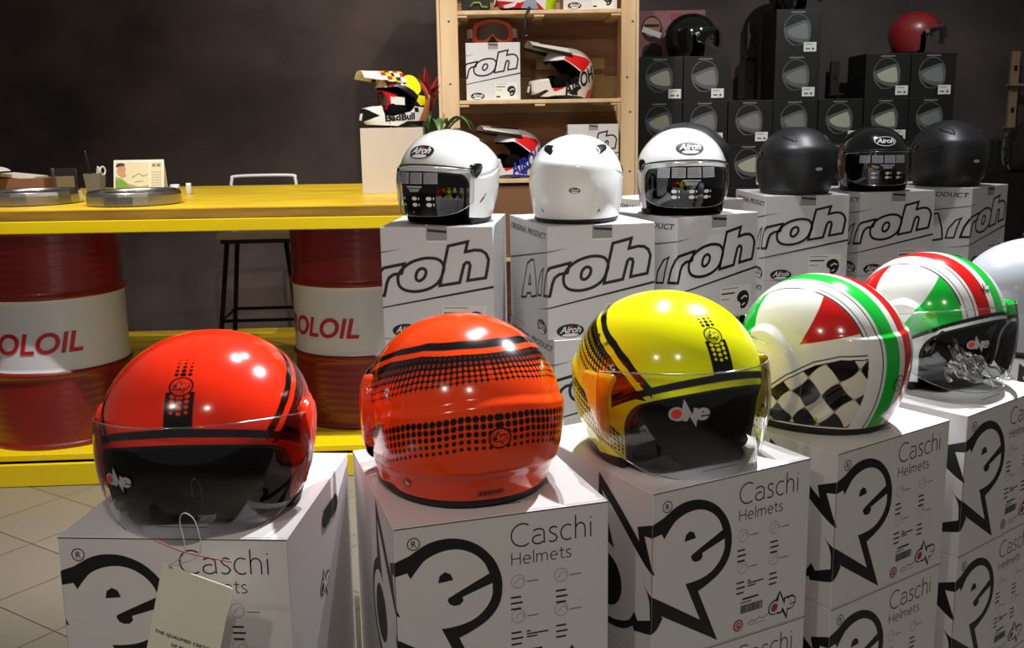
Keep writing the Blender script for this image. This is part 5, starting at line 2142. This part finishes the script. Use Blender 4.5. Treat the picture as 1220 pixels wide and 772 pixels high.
rr = random.Random(11)
for k in range(14):
    d = 2 * math.pi * k / 14 + rr.uniform(-.1, .1)
    V, F = leaf((0, 0, .10), d, rr.uniform(.20, .29), .024, rr.uniform(.21, .28), rr.uniform(.08, .16), 'leaf_green')
    MB().add(V, F, 'leaf_green', True).build('leaf', t_)
MB().tube([(0, 0, .1), (0, 0, .44)], .007, 'leaf_green', 8).build('stem', t_)
for k in range(18):
    d = k * 2.4
    h = .33 + .014 * (k % 9)
    L_ = rr.uniform(.05, .10)
    n = 6
    V, F = [], []
    for i in range(n + 1):
        v = i / n
        c = (math.cos(d) * L_ * v, math.sin(d) * L_ * v, h + (.14 - .05 * (k % 3)) * v)
        ww = .013 * math.sin(math.pi * min(.15 + v * .85, 1))
        V += [(c[0] - math.sin(d) * ww, c[1] + math.cos(d) * ww, c[2]), (c[0] + math.sin(d) * ww, c[1] - math.cos(d) * ww, c[2])]
    for i in range(n):
        F.append((2 * i, 2 * i + 1, 2 * i + 3, 2 * i + 2))
    MB().add(V, F, 'bract_red', True).build('bract', t_)
# crinkled clear wrap
mb = MB()
n, V, F = 60, [], []
for j in range(7):
    v = j / 6
    for k in range(n):
        a = 2 * math.pi * k / n
        r = (.06 + .10 * v ** 1.4) * (1 + (.02 + .10 * v) * math.sin(a * 11 + 3 * v) * math.cos(a * 5))
        V.append((r * math.cos(a), r * math.sin(a), .01 + .22 * v + .02 * math.sin(a * 4) * v))
for j in range(6):
    for k in range(n):
        F.append((j * n + k, j * n + (k + 1) % n, (j + 1) * n + (k + 1) % n, (j + 1) * n + k))
mb.add(V, F, 'plastic_clear', False)
mb.build('clear_wrap', t_)

# ------------------------------------------------------------------ certificate tag hanging from the red helmet
t_ = thing('certificate_tag', 'cream paper certificate tag hanging by a thread from the red helmet', 'tag', (0, 0, 0))
TL, TR, BL = Vector((-.379, 1.022, .922)), Vector((-.306, 1.022, .892)), Vector((-.410, 1.022, .802))
ex = (TR - TL)
ey = (BL - TL)
mb = MB()
N_ = ex.cross(ey).normalized()
if N_.y > 0:
    N_ = -N_
cs = [TL, TR, TR + ey, BL]
mb.add([tuple(c) for c in cs] + [tuple(c - N_ * .0012) for c in cs], [(0, 1, 2, 3), (7, 6, 5, 4), (0, 4, 5, 1), (1, 5, 6, 2), (2, 6, 7, 3), (3, 7, 4, 0)], 'paper_tag')
def tagtext(s, fx, fy, size):
    g = text2d(s, size, .02, 0, 1.12, 1.0)
    exn, eyn = ex.normalized(), -ey.normalized()
    o0 = TL + ex * fx + ey * fy + N_ * .0006
    mb.add([tuple(o0 + exn * p[0] + eyn * p[1]) for p in g[0]], g[1], 'ink')
tagtext('THE QUALIFIED CERTIFICATE', .07, .64, .0053)
tagtext('OF PRODUCT', .32, .72, .0053)
tagtext('MODEL:', .07, .83, .0053)
mb.build('paper_card', t_)
mb = MB()
mb.tube(catmull([(-.372, 1.0205, .920), (-.352, 1.015, .938), (-.352, 1.008, .975), (-.345, 1.006, .985), (-.336, 1.010, .972), (-.337, 1.016, .935), (-.372, 1.0205, .918)], 6, False), .0006, 'string', 5)
mb.build('thread', t_)
mb = MB()
mb.tube(catmull([(-.377, 1.0, .958), (-.345, 1.0, .944), (-.30, 1.005, .930)], 6, False), .0009, 'string_red', 5)
mb.build('plastic_tie', t_)
